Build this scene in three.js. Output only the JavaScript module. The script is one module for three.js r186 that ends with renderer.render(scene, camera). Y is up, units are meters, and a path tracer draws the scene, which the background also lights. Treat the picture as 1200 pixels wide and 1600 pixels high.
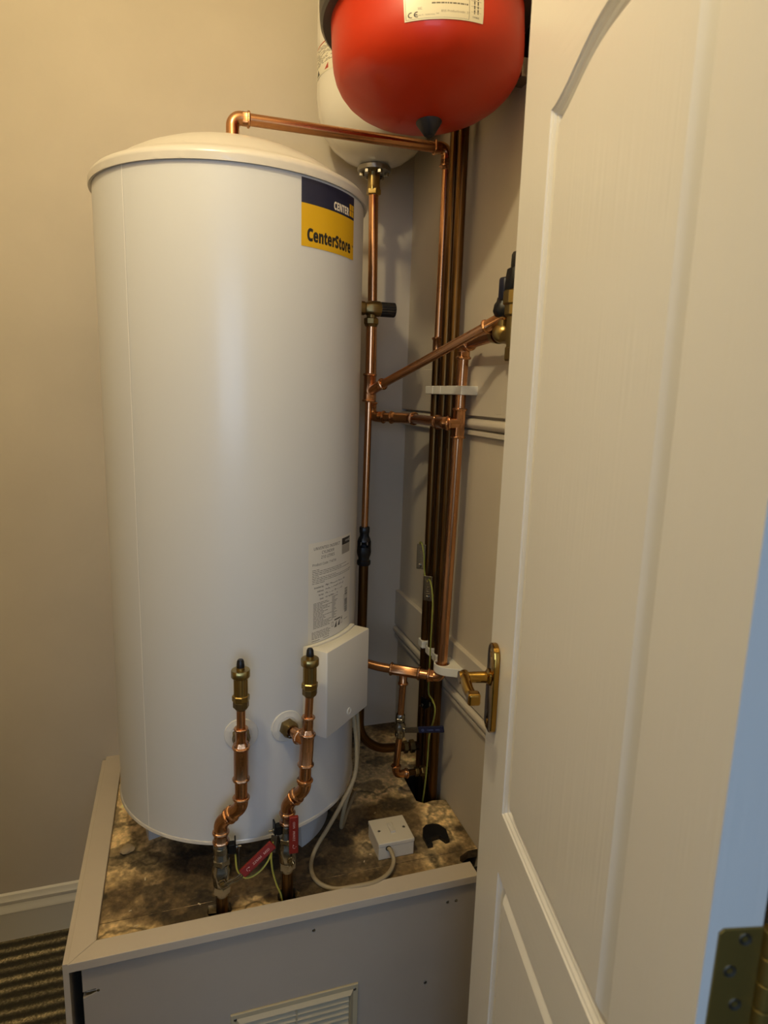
import * as THREE from 'three';
import { RoundedBoxGeometry } from 'three/addons/geometries/RoundedBoxGeometry.js';
import { mergeGeometries, toCreasedNormals } from 'three/addons/utils/BufferGeometryUtils.js';
import { RectAreaLightUniformsLib } from 'three/addons/lights/RectAreaLightUniformsLib.js';

// ───────────── camera, lights, exposure ─────────────
const scene = new THREE.Scene();
scene.background = new THREE.Color(0x000000);
const V = (x, y, z) => new THREE.Vector3(x, y, z);
const camera = new THREE.PerspectiveCamera(77.1, 1200 / 1600, 0.01, 30);
{
  const yaw = -0.31335, pitch = -0.18296, roll = 0.02989;
  const f = V(Math.sin(-yaw) * Math.cos(pitch), Math.sin(pitch), -Math.cos(yaw) * Math.cos(pitch));
  const r = f.clone().cross(V(0, 1, 0)).normalize(), u = r.clone().cross(f);
  camera.position.set(-0.1271, 1.0239, 1.7958);
  camera.up.copy(r.clone().multiplyScalar(-Math.sin(roll)).add(u.clone().multiplyScalar(Math.cos(roll))));
  camera.lookAt(camera.position.clone().add(f));
}
camera.focus = 1.4; camera.userData.fStop = 6.5;
const LAMP = V(-0.39, 2.14, 1.28), LAMP_COLOR = new THREE.Color(1, 0.845, 0.52), LAMP_POWER = 4.45;
const DAY_COLOR = new THREE.Color(0.48, 0.68, 1.0), DAY_POWER = 11;
RectAreaLightUniformsLib.init();
const lampLight = new THREE.PointLight(LAMP_COLOR, LAMP_POWER, 0, 2);
lampLight.position.copy(LAMP); lampLight.castShadow = true; lampLight.shadow.radius = 2.0; scene.add(lampLight);
const dayLight = new THREE.RectAreaLight(DAY_COLOR, DAY_POWER, 1.36, 1.12);
dayLight.position.set(-0.56, 1.22, 4.17); dayLight.lookAt(-0.56, 1.22, 0); scene.add(dayLight);
const renderer = new THREE.WebGLRenderer({ antialias: true });
renderer.toneMapping = THREE.LinearToneMapping;
renderer.toneMappingExposure = 0.5;
renderer.shadowMap.enabled = true;

// ───────────── measures of the place (metres) ─────────────
const FL = -0.511;                 // carpet
const XR = 0.5127;                 // right wall
const XL = -0.3415, ZF = 0.695, TW = 0.0435;   // plinth left edge, front edge, trim width
const CY = V(0, 0, 0.3094), CR = 0.275;         // cylinder
const R22 = 0.012, R15 = 0.0083;

// ───────────── random, noise, textures ─────────────
let seed = 7;
const rnd = () => { seed = (seed * 1664525 + 1013904223) >>> 0; return seed / 4294967296; };
function hash(x, y, s) { let h = (x * 374761393 + y * 668265263 + s * 1442695041) | 0; h = Math.imul(h ^ (h >>> 13), 1274126177); return ((h ^ (h >>> 16)) >>> 0) / 4294967296; }
function vnoise(x, y, p, s) {      // value noise, period p cells
  const xi = Math.floor(x), yi = Math.floor(y), fx = x - xi, fy = y - yi, m = (a) => ((a % p) + p) % p;
  const sx = fx * fx * (3 - 2 * fx), sy = fy * fy * (3 - 2 * fy);
  const a = hash(m(xi), m(yi), s), b = hash(m(xi + 1), m(yi), s), c = hash(m(xi), m(yi + 1), s), d = hash(m(xi + 1), m(yi + 1), s);
  return a + (b - a) * sx + (c - a) * sy + (a - b - c + d) * sx * sy;
}
function fbm(u, v, p, oct, s) { let t = 0, a = 0.5, n = 0; for (let i = 0; i < oct; i++) { t += a * vnoise(u * p, v * p, p, s + i); n += a; a *= 0.5; p *= 2; } return t / n; }
function dataTex(n, fn, srgb, m = n) {
  const d = new Uint8Array(n * m * 4);
  for (let j = 0; j < m; j++) for (let i = 0; i < n; i++) {
    const c = fn(i / n, j / m), k = (j * n + i) * 4;
    d[k] = Math.max(0, Math.min(255, c[0])); d[k + 1] = Math.max(0, Math.min(255, c[1])); d[k + 2] = Math.max(0, Math.min(255, c[2])); d[k + 3] = 255;
  }
  const t = new THREE.DataTexture(d, n, m); t.wrapS = t.wrapT = THREE.RepeatWrapping; t.magFilter = THREE.LinearFilter; t.minFilter = THREE.LinearMipmapLinearFilter; t.generateMipmaps = true;
  if (srgb) t.colorSpace = THREE.SRGBColorSpace; t.needsUpdate = true; return t;
}
const rep = (t, x, y) => { const c = t.clone(); c.repeat.set(x, y); c.needsUpdate = true; return c; };
const g1 = (v) => [v, v, v];
const rollerT = dataTex(256, (u, v) => g1(255 * (0.6 * fbm(u, v, 48, 2, 3) + 0.4 * fbm(u, v, 8, 3, 9))));
const paintT = dataTex(256, (u, v) => { const k = 0.955 + 0.09 * (fbm(u, v, 4, 5, 21) - 0.5); return [255 * k, 254 * k, 252 * k]; }, true);
const grainT = dataTex(256, (u, v) => g1(255 * (0.55 * vnoise(u * 64, v * 4, 64, 5) * 1 + 0.45 * fbm(u, v * 0.125, 32, 3, 14))));
const smudgeT = dataTex(256, (u, v) => { const k = fbm(u, v, 6, 5, 33); return [255, 255 * (0.62 + 0.5 * k), 0]; });
const oldT = dataTex(256, (u, v) => { const k = fbm(u, v * 0.5, 8, 5, 41), q = fbm(u, v, 24, 3, 47); const b = 0.62 + 0.55 * (k - 0.5) + 0.25 * (q - 0.5); return [166 * b, 121 * b, 66 * b]; }, true);
const newT = dataTex(256, (u, v) => { const k = fbm(u, v * 0.5, 6, 5, 51); const b = 0.90 + 0.28 * (k - 0.5); return [226 * b, 168 * b * (0.96 + 0.08 * k), 121 * b * (0.9 + 0.2 * k)]; }, true);

// ───────────── materials ─────────────
const MS = (o) => new THREE.MeshStandardMaterial(o), MP = (o) => new THREE.MeshPhysicalMaterial(o);
const M = {
  wall: MS({ color: 0xcdc2b0, map: paintT, roughness: 0.78, bumpMap: rollerT, bumpScale: 0.0006 }),
  ceil: MS({ color: 0xe2dfd8, roughness: 0.9 }),
  joinery: MS({ color: 0xd2c8b8, map: paintT, roughness: 0.5, bumpMap: rollerT, bumpScale: 0.0003 }),
  doorV: MP({ color: 0xe6e2da, roughness: 0.36, bumpMap: rep(grainT, 5, 1.6), bumpScale: 0.00028, clearcoat: 0.25, clearcoatRoughness: 0.3 }),
  doorH: null,
  mould: MP({ color: 0xe6e2da, roughness: 0.34, clearcoat: 0.25, clearcoatRoughness: 0.3 }),
  skirt: MS({ color: 0xd9d3c4, roughness: 0.42 }),
  trim: MS({ color: 0xcdc0ae, map: paintT, roughness: 0.62, bumpMap: rollerT, bumpScale: 0.0006 }),
  greyPanel: MS({ color: 0xb4aa9d, map: paintT, roughness: 0.6, bumpMap: rollerT, bumpScale: 0.0004 }),
  casing: MP({ color: 0xd0d0ce, roughness: 0.4, clearcoat: 0.35, clearcoatRoughness: 0.2 }),
  lid: MP({ color: 0xd2cbbe, roughness: 0.28, clearcoat: 0.3, clearcoatRoughness: 0.25 }),
  enamel: MP({ color: 0xe4e0d4, roughness: 0.25, clearcoat: 0.5, clearcoatRoughness: 0.15 }),
  red: MP({ color: 0xbd2b02, roughness: 0.45, specularIntensity: 0.7, clearcoat: 0.2, clearcoatRoughness: 0.12 }),
  rubber: MS({ color: 0x17161a, roughness: 0.55 }),
  bandGrey: MS({ color: 0x55524e, roughness: 0.42, metalness: 0.6 }),
  plastic: MS({ color: 0xd7d3c9, roughness: 0.42 }),
  dirtyPlastic: MS({ color: 0xd8cfbd, map: paintT, roughness: 0.5 }),
  ventPlastic: MS({ color: 0xbfb293, map: paintT, roughness: 0.5 }),
  clip: MS({ color: 0xdedbd0, roughness: 0.4 }),
  black: MS({ color: 0x0d0d10, roughness: 0.4 }),
  navy: MS({ color: 0x11162e, roughness: 0.38 }),
  blueGrip: MS({ color: 0x0d1234, roughness: 0.5 }),
  redGrip: MS({ color: 0x7c1808, roughness: 0.65 }),
  copper: MS({ map: rep(newT, 6, 2), color: 0xffffff, metalness: 1, roughness: 0.31, roughnessMap: smudgeT }),
  copperOld: MS({ map: rep(oldT, 5, 1), metalness: 0.95, roughness: 0.36 }),
  brass: MS({ color: 0xa58e57, metalness: 1, roughness: 0.3 }),
  brassDull: MS({ color: 0x85724a, metalness: 1, roughness: 0.42 }),
  polBrass: MS({ color: 0xa07c3a, metalness: 1, roughness: 0.07 }),
  hingeBrass: MS({ color: 0x9c8446, metalness: 0.95, roughness: 0.5 }),
  nickel: MS({ color: 0x9d988c, metalness: 1, roughness: 0.26 }),
  steel: MS({ color: 0x8f8c85, metalness: 1, roughness: 0.35 }),
  darkSteel: MS({ color: 0x2b2a28, metalness: 0.8, roughness: 0.45 }),
  cable: MS({ color: 0x9f8e6e, roughness: 0.6 }),
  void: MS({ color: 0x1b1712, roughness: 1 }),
  glass: MP({ color: 0xffffff, roughness: 0.05, transmission: 1, thickness: 0 }),
};
M.doorH = M.doorV.clone(); { const t = grainT.clone(); t.rotation = Math.PI / 2; t.repeat.set(5, 1.6); t.needsUpdate = true; M.doorH.bumpMap = t; }

// ───────────── helpers: scene graph ─────────────
const used = {};
function numbered(n) { if (!(n in used)) { used[n] = 0; return n; } used[n]++; return n + '_' + String(used[n]).padStart(3, '0'); }
function thing(name, label, category, p = V(0, 0, 0), group) {
  const o = new THREE.Group(); o.name = numbered(name); o.position.copy(p); o.userData = { label, category };
  if (group) o.userData.group = group; scene.add(o); return o;
}
function clean(g) {
  g = g.index ? g.toNonIndexed() : g;
  for (const k of Object.keys(g.attributes)) if (!['position', 'normal', 'uv'].includes(k)) g.deleteAttribute(k);
  if (!g.attributes.uv) g.setAttribute('uv', new THREE.BufferAttribute(new Float32Array(g.attributes.position.count * 2), 2));
  g.morphAttributes = {}; return g;
}
const merge = (...gs) => mergeGeometries(gs.flat().map(clean), false);
function origin(o) { const p = V(0, 0, 0); for (let q = o; q && q !== scene; q = q.parent) p.add(q.position); return p; }
// geometry given in world coordinates, moved into the parent's frame
function part(parent, name, geo, mat, label) {
  if (Array.isArray(geo)) geo = merge(geo);
  const p = origin(parent); geo.translate(-p.x, -p.y, -p.z);
  const m = new THREE.Mesh(geo, mat); m.name = name; if (label) m.userData.label = label;
  m.castShadow = m.receiveShadow = true; parent.add(m); return m;
}
function local(parent, name, geo, mat, label) {
  if (Array.isArray(geo)) geo = merge(geo);
  const m = new THREE.Mesh(geo, mat); m.name = name; if (label) m.userData.label = label; m.castShadow = m.receiveShadow = true; parent.add(m); return m;
}
function struct(name, geo, mat, label) {
  if (Array.isArray(geo)) geo = merge(geo);
  const m = new THREE.Mesh(geo, mat); m.name = name; m.userData = { kind: 'structure', label }; m.castShadow = m.receiveShadow = true; scene.add(m); return m;
}
function structGroup(name, label, p = V(0, 0, 0)) { const o = new THREE.Group(); o.name = name; o.position.copy(p); o.userData = { kind: 'structure', label }; scene.add(o); return o; }

// ───────────── helpers: geometry ─────────────
function uvMetres(g) {
  g = g.index ? g.toNonIndexed() : g; const P = g.attributes.position, N = g.attributes.normal, uv = new Float32Array(P.count * 2);
  for (let i = 0; i < P.count; i++) {
    const x = Math.abs(N.getX(i)), y = Math.abs(N.getY(i)), z = Math.abs(N.getZ(i));
    uv[2 * i] = x > y && x > z ? P.getZ(i) : P.getX(i); uv[2 * i + 1] = y > x && y > z ? P.getZ(i) : P.getY(i);
  }
  g.setAttribute('uv', new THREE.BufferAttribute(uv, 2)); return g;
}
const box = (x0, x1, y0, y1, z0, z1) => uvMetres(new THREE.BoxGeometry(x1 - x0, y1 - y0, z1 - z0).translate((x0 + x1) / 2, (y0 + y1) / 2, (z0 + z1) / 2));
const rbox = (x0, x1, y0, y1, z0, z1, r = 0.002, s = 2) => uvMetres(new RoundedBoxGeometry(x1 - x0, y1 - y0, z1 - z0, s, r).translate((x0 + x1) / 2, (y0 + y1) / 2, (z0 + z1) / 2));
function rboxAt(c, ex, ey, ez, r, X, Y) {   // rounded box of full sizes ex,ey,ez along axes X,Y,XxY
  const x = X.clone().normalize(), z = x.clone().cross(Y).normalize(), y = z.clone().cross(x);
  return new RoundedBoxGeometry(ex, ey, ez, 2, r).applyMatrix4(new THREE.Matrix4().makeBasis(x, y, z).setPosition(c));
}
function roundPath(pts, bend, n = 9) {
  if (pts.length < 3) return pts.map((p) => p.clone());
  const out = [pts[0].clone()];
  for (let i = 1; i < pts.length - 1; i++) {
    const a = pts[i - 1].clone().sub(pts[i]), b = pts[i + 1].clone().sub(pts[i]);
    const d = Math.min(bend, a.length() * 0.49, b.length() * 0.49);
    const p0 = pts[i].clone().addScaledVector(a.normalize(), d), p2 = pts[i].clone().addScaledVector(b.normalize(), d);
    const w = Math.sqrt((1 - a.dot(b)) / 2);   // rational quadratic = true circular arc
    for (let k = 0; k <= n; k++) {
      const t = k / n, u0 = (1 - t) * (1 - t), u1 = 2 * t * (1 - t) * w, u2 = t * t, s = u0 + u1 + u2;
      out.push(V(0, 0, 0).addScaledVector(p0, u0 / s).addScaledVector(pts[i], u1 / s).addScaledVector(p2, u2 / s));
    }
  }
  out.push(pts[pts.length - 1].clone()); return out;
}
const smooth = (pts, n = 48) => new THREE.CatmullRomCurve3(pts, false, 'centripetal').getPoints(n);
function sweep(path, r, seg = 18) {
  const n = path.length, pos = [], nor = [], uv = [], idx = []; let t0 = null, u = null, L = 0;
  for (let i = 0; i < n; i++) {
    const t = path[Math.min(i + 1, n - 1)].clone().sub(path[Math.max(i - 1, 0)]).normalize();
    if (!u) { u = (Math.abs(t.y) > 0.9 ? V(1, 0, 0) : V(0, 1, 0)); u.addScaledVector(t, -u.dot(t)).normalize(); }
    else u.applyQuaternion(new THREE.Quaternion().setFromUnitVectors(t0, t)), u.addScaledVector(t, -u.dot(t)).normalize();
    const w = t.clone().cross(u); t0 = t; if (i) L += path[i].distanceTo(path[i - 1]);
    for (let k = 0; k <= seg; k++) {
      const a = k / seg * Math.PI * 2, d = u.clone().multiplyScalar(Math.cos(a)).addScaledVector(w, Math.sin(a)), p = path[i].clone().addScaledVector(d, r);
      pos.push(p.x, p.y, p.z); nor.push(d.x, d.y, d.z); uv.push(k / seg, L);
    }
  }
  for (let i = 0; i < n - 1; i++) for (let k = 0; k < seg; k++) { const a = i * (seg + 1) + k, b = a + seg + 1; idx.push(a, a + 1, b, b, a + 1, b + 1); }
  for (const e of [0, n - 1]) {
    const t = e ? path[n - 1].clone().sub(path[n - 2]).normalize() : path[0].clone().sub(path[1]).normalize(), base = pos.length / 3;
    pos.push(path[e].x, path[e].y, path[e].z); nor.push(t.x, t.y, t.z); uv.push(0, 0);
    for (let k = 0; k <= seg; k++) { const j = (e * (seg + 1) + k) * 3; pos.push(pos[j], pos[j + 1], pos[j + 2]); nor.push(t.x, t.y, t.z); uv.push(0, 0); }
    for (let k = 0; k < seg; k++) e ? idx.push(base, base + 1 + k, base + 2 + k) : idx.push(base, base + 2 + k, base + 1 + k);
  }
  const g = new THREE.BufferGeometry();
  g.setAttribute('position', new THREE.Float32BufferAttribute(pos, 3)); g.setAttribute('normal', new THREE.Float32BufferAttribute(nor, 3)); g.setAttribute('uv', new THREE.Float32BufferAttribute(uv, 2)); g.setIndex(idx); return g;
}
function along(g, o, dir) { return g.applyQuaternion(new THREE.Quaternion().setFromUnitVectors(V(0, 1, 0), dir.clone().normalize())).translate(o.x, o.y, o.z); }
// profile [[radius, distance], ...] turned about the line from o along dir
function turn(o, dir, prof, seg = 28, crease = 0.75) {
  return along(toCreasedNormals(new THREE.LatheGeometry(prof.map(([r, t]) => new THREE.Vector2(Math.max(r, 0), t)), seg), crease), o, dir);
}
const beadProf = (r, t) => [[r + 0.0012, t], [r + 0.0036, t + 0.0006], [r + 0.0046, t + 0.0019], [r + 0.0048, t + 0.0032], [r + 0.0044, t + 0.0046], [r + 0.0034, t + 0.0058], [r + 0.0018, t + 0.0066]];
function sleeve(a, b, r, b0 = true, b1 = true) {      // press-fit socket with a rolled bead at its ends
  const d = b.clone().sub(a), L = d.length(); let p = [[r - 0.0015, 0]];
  p = p.concat(b0 ? beadProf(r, 0) : [[r + 0.0018, 0]]);
  const e = b1 ? beadProf(r, 0).map(([q, t]) => [q, L - t]).reverse() : [[r + 0.0018, L]];
  return turn(a, d, p.concat(e, [[r - 0.0015, L]]), 28, 1.2);
}
const pipe = (pts, r, bend = 0.02, seg = 20) => sweep(roundPath(pts, bend), r, seg);
function elbow(a, c, b, r, sock = 0.016) {            // curved fitting: socket at a, corner c, socket at b
  const da = c.clone().sub(a).normalize(), db = c.clone().sub(b).normalize();
  const ea = a.clone().addScaledVector(da, sock), eb = b.clone().addScaledVector(db, sock);
  return merge(sleeve(a, ea, r, true, false), sleeve(b, eb, r, true, false), sweep(roundPath([a, c, b], 0.08, 14), r + 0.0017, 22));
}
const tee = (a, b, c, d, r, rb = r) => merge(sleeve(a, b, r), sleeve(d, c, rb, true, false));
function hex(o, dir, r, h, n = 6) {
  const g = toCreasedNormals(new THREE.LatheGeometry([[0, 0], [r * 0.9, 0], [r, h * 0.12], [r, h * 0.88], [r * 0.9, h], [0, h]].map(([x, y]) => new THREE.Vector2(x, y)), n), 0.3); return along(g, o, dir);
}
const disc = (o, dir, r, h, c = 0.001, seg = 28) => turn(o, dir, [[0, 0], [r - c, 0], [r, c], [r, h - c], [r - c, h], [0, h]], seg);
function extrude(shape, depth, bevel = 0, cs = 16) { return new THREE.ExtrudeGeometry(shape, { depth: depth - 2 * bevel, bevelEnabled: bevel > 0, bevelThickness: bevel, bevelSize: bevel, bevelOffset: -bevel, bevelSegments: 2, curveSegments: cs }).translate(0, 0, bevel); }
const poly = (pts) => new THREE.Shape(pts.map(([x, y]) => new THREE.Vector2(x, y)));
// shape in (x, z) lying flat, extruded up from y0 by h
function slab(pts, y0, h, holes = [], bevel = 0) {
  const s = poly(pts.map(([x, z]) => [x, -z])); for (const q of holes) s.holes.push(new THREE.Path(q.map(([x, z]) => new THREE.Vector2(x, -z))));
  return uvMetres(extrude(s, h, bevel).rotateX(-Math.PI / 2).translate(0, y0, 0));
}
const lerp = (a, b, t) => a.clone().lerp(b, t);
const at = (a, dir, d) => a.clone().addScaledVector(dir.clone().normalize(), d);
// patch wrapped round a vertical cylinder, azimuth from +z towards +x (degrees)
function wrap(c, R, a0, a1, y0, y1, n = 24) {
  const pos = [], nor = [], uv = [], idx = [];
  for (let i = 0; i <= n; i++) { const a = (a0 + (a1 - a0) * i / n) * Math.PI / 180, s = Math.sin(a), k = Math.cos(a); for (const y of [y0, y1]) { pos.push(c.x + R * s, y, c.z + R * k); nor.push(s, 0, k); uv.push(i / n, y === y0 ? 0 : 1); } }
  for (let i = 0; i < n; i++) { const a = 2 * i; idx.push(a, a + 2, a + 1, a + 1, a + 2, a + 3); }
  const g = new THREE.BufferGeometry(); g.setAttribute('position', new THREE.Float32BufferAttribute(pos, 3)); g.setAttribute('normal', new THREE.Float32BufferAttribute(nor, 3)); g.setAttribute('uv', new THREE.Float32BufferAttribute(uv, 2)); g.setIndex(idx); return g;
}
function canvasTex(w, h, draw) { const c = document.createElement('canvas'); c.width = w; c.height = h; draw(c.getContext('2d'), w, h); const t = new THREE.CanvasTexture(c); t.colorSpace = THREE.SRGBColorSpace; t.anisotropy = 8; return t; }

// ───────────── the setting: room, landing ─────────────
const CH = 2.42, WF0 = 1.54, WF1 = 1.64, OX0 = -0.40, OX1 = 0.243, OY = 1.56;
struct('wall_back', box(-1.2, XR + 0.1, FL - 0.05, CH, -0.1, 0), M.wall, 'painted back wall behind the cylinder');
struct('wall_right', box(XR, XR + 0.1, FL - 0.05, CH, 0, WF0), M.wall, 'painted right wall behind the pipes');
struct('wall_left', box(-1.2, -1.1, FL - 0.05, CH, 0, WF0), M.wall, 'painted left wall of the cupboard');
{
  const s = poly([[-1.6, FL - 0.05], [1.5, FL - 0.05], [1.5, CH], [-1.6, CH]]);
  s.holes.push(new THREE.Path([[OX0, FL - 0.04], [OX1, FL - 0.04], [OX1, OY], [OX0, OY]].map(([x, y]) => new THREE.Vector2(x, y))));
  struct('wall_front', uvMetres(extrude(s, WF1 - WF0).translate(0, 0, WF0)), M.wall, 'wall around the cupboard doorway');
}
struct('ceiling', box(-1.6, 1.6, CH, CH + 0.1, -0.1, 4.4), M.ceil, 'white ceiling');
struct('wall_landing_left', box(-1.7, -1.6, FL - 0.05, CH, WF0, 4.3), M.ceil, 'landing wall on the left');
struct('wall_landing_right', box(1.5, 1.6, FL - 0.05, CH, WF0, 4.3), M.ceil, 'landing wall on the right');
{
  const s = poly([[-1.6, FL - 0.05], [1.5, FL - 0.05], [1.5, CH], [-1.6, CH]]);
  s.holes.push(new THREE.Path([[-1.28, 0.64], [0.16, 0.64], [0.16, 1.8], [-1.28, 1.8]].map(([x, y]) => new THREE.Vector2(x, y))));
  struct('wall_landing_far', uvMetres(extrude(s, 0.1).translate(0, 0, 4.2)), M.ceil, 'landing wall with the window');
  const w = structGroup('window_1', 'landing window giving cool daylight', V(-0.56, 0.64, 4.25));
  part(w, 'window_frame', [box(-1.28, 0.16, 0.64, 0.68, 4.22, 4.28), box(-1.28, 0.16, 1.76, 1.8, 4.22, 4.28), box(-1.28, -1.24, 0.68, 1.76, 4.22, 4.28), box(0.12, 0.16, 0.68, 1.76, 4.22, 4.28)], M.skirt);
  part(w, 'pane', box(-1.24, 0.12, 0.68, 1.76, 4.24, 4.25), MS({ color: 0x222222, emissive: DAY_COLOR, emissiveIntensity: 1.5, roughness: 0.2 }));
}
// carpet: looped ribs running along the back wall
{
  const map = dataTex(256, (u, v) => {
    const rib = Math.pow(Math.abs(Math.sin(v * Math.PI * 6 + 0.5 * (fbm(u, v, 32, 2, 71) - 0.5))), 3.4), loop = vnoise(u * 64, v * 64, 64, 75), row = hash(Math.floor(v * 6), 0, 77);
    const k = 0.46 + 0.85 * rib * (0.45 + 0.9 * loop) * (0.6 + 0.8 * row); return [118 * k, 107 * k, 80 * k];
  }, true);
  const bump = dataTex(256, (u, v) => g1(255 * (0.7 * Math.pow(Math.abs(Math.sin(v * Math.PI * 6)), 1.2) + 0.3 * vnoise(u * 64, v * 64, 64, 75))));
  for (const t of [map, bump]) t.repeat.set(5, 5);
  struct('floor', box(-1.7, 1.6, FL - 0.06, FL, -0.1, 4.3), MS({ map, bumpMap: bump, bumpScale: 0.006, roughness: 1 }), 'dark brown looped carpet with pale ribs');
}
// skirting of the back wall (moulded top)
{
  const p = [[0, FL], [0.016, FL], [0.016, FL + 0.082], [0.0175, FL + 0.086], [0.016, FL + 0.092], [0.012, FL + 0.1], [0.0105, FL + 0.108], [0.0125, FL + 0.114], [0.0125, FL + 0.119], [0.008, FL + 0.126], [0.006, FL + 0.134], [0, FL + 0.138]];
  const g = extrude(poly(p), 1.1 + XL + 0.012).rotateY(Math.PI / 2).scale(1, 1, -1);
  g.scale(1, 1, -1); // profile z after the turn points to -z, mirrored below by hand
  const P = g.attributes.position; for (let i = 0; i < P.count; i++) P.setZ(i, -P.getZ(i));
  const gi = toCreasedNormals(flip(g), 0.5); gi.translate(-1.1, 0, 0);
  struct('baseboard_back', uvMetres(gi), M.skirt, 'cream moulded skirting board along the back wall');
}
function flip(g) { g = g.index ? g.toNonIndexed() : g; const a = g.attributes.position.array; for (let i = 0; i < a.length; i += 9) for (let k = 0; k < 3; k++) { const t = a[i + 3 + k]; a[i + 3 + k] = a[i + 6 + k]; a[i + 6 + k] = t; } g.deleteAttribute('normal'); g.computeVertexNormals(); return g; }
// two mounting boards with bead mouldings on the right wall
function wallRail(n, yb, label) {
  const o = structGroup('trim_' + n, label, V(XR, yb, 0));
  part(o, 'board', rbox(XR - 0.013, XR + 0.004, yb, yb + 0.108, 0.0, 1.2, 0.0015), M.joinery);
  const prof = (s) => { const sh = poly(s.map(([d, y]) => [-d, y])); return uvMetres(toCreasedNormals(extrude(sh, 1.2), 0.6).translate(XR, 0, 0)); };
  const bead = [[-0.003, yb - 0.004]], R = 0.0115; for (let k = 0; k <= 10; k++) { const a = Math.PI / 2 - k / 10 * Math.PI; bead.push([0.006 + R * Math.cos(a), yb - 0.0175 + R * Math.sin(a)]); } bead.push([-0.003, yb - 0.031]);
  part(o, 'bead', prof(bead), M.joinery);
  part(o, 'lip', prof([[-0.003, yb - 0.0312], [0.006, yb - 0.0312], [0.0115, yb - 0.034], [0.0115, yb - 0.042], [0.004, yb - 0.046], [-0.003, yb - 0.046]]), M.joinery);
}
wallRail(1, 0.980, 'upper painted board with bead moulding on the right wall');
{ const t1 = scene.children.find((o) => o.name === 'trim_1'); part(t1, 'screw', [disc(V(XR - 0.0125, 0.997, 0.603), V(-1, 0, 0), 0.0045, 0.0012, 0.0004, 14), rbox(XR - 0.0138, XR - 0.0125, 0.988, 1.008, 0.592, 0.614, 0.0004)], M.joinery); }
wallRail(2, 0.322, 'lower painted board with bead moulding on the right wall');
// doorway lining
struct('trim_3', [box(OX1, OX1 + 0.02, FL, OY, WF0 - 0.004, WF1 + 0.004), box(OX0 - 0.02, OX0, FL, OY, WF0 - 0.004, WF1 + 0.004), box(OX0 - 0.02, OX1 + 0.02, OY, OY + 0.02, WF0 - 0.004, WF1 + 0.004)], M.skirt, 'painted lining of the doorway');

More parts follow.
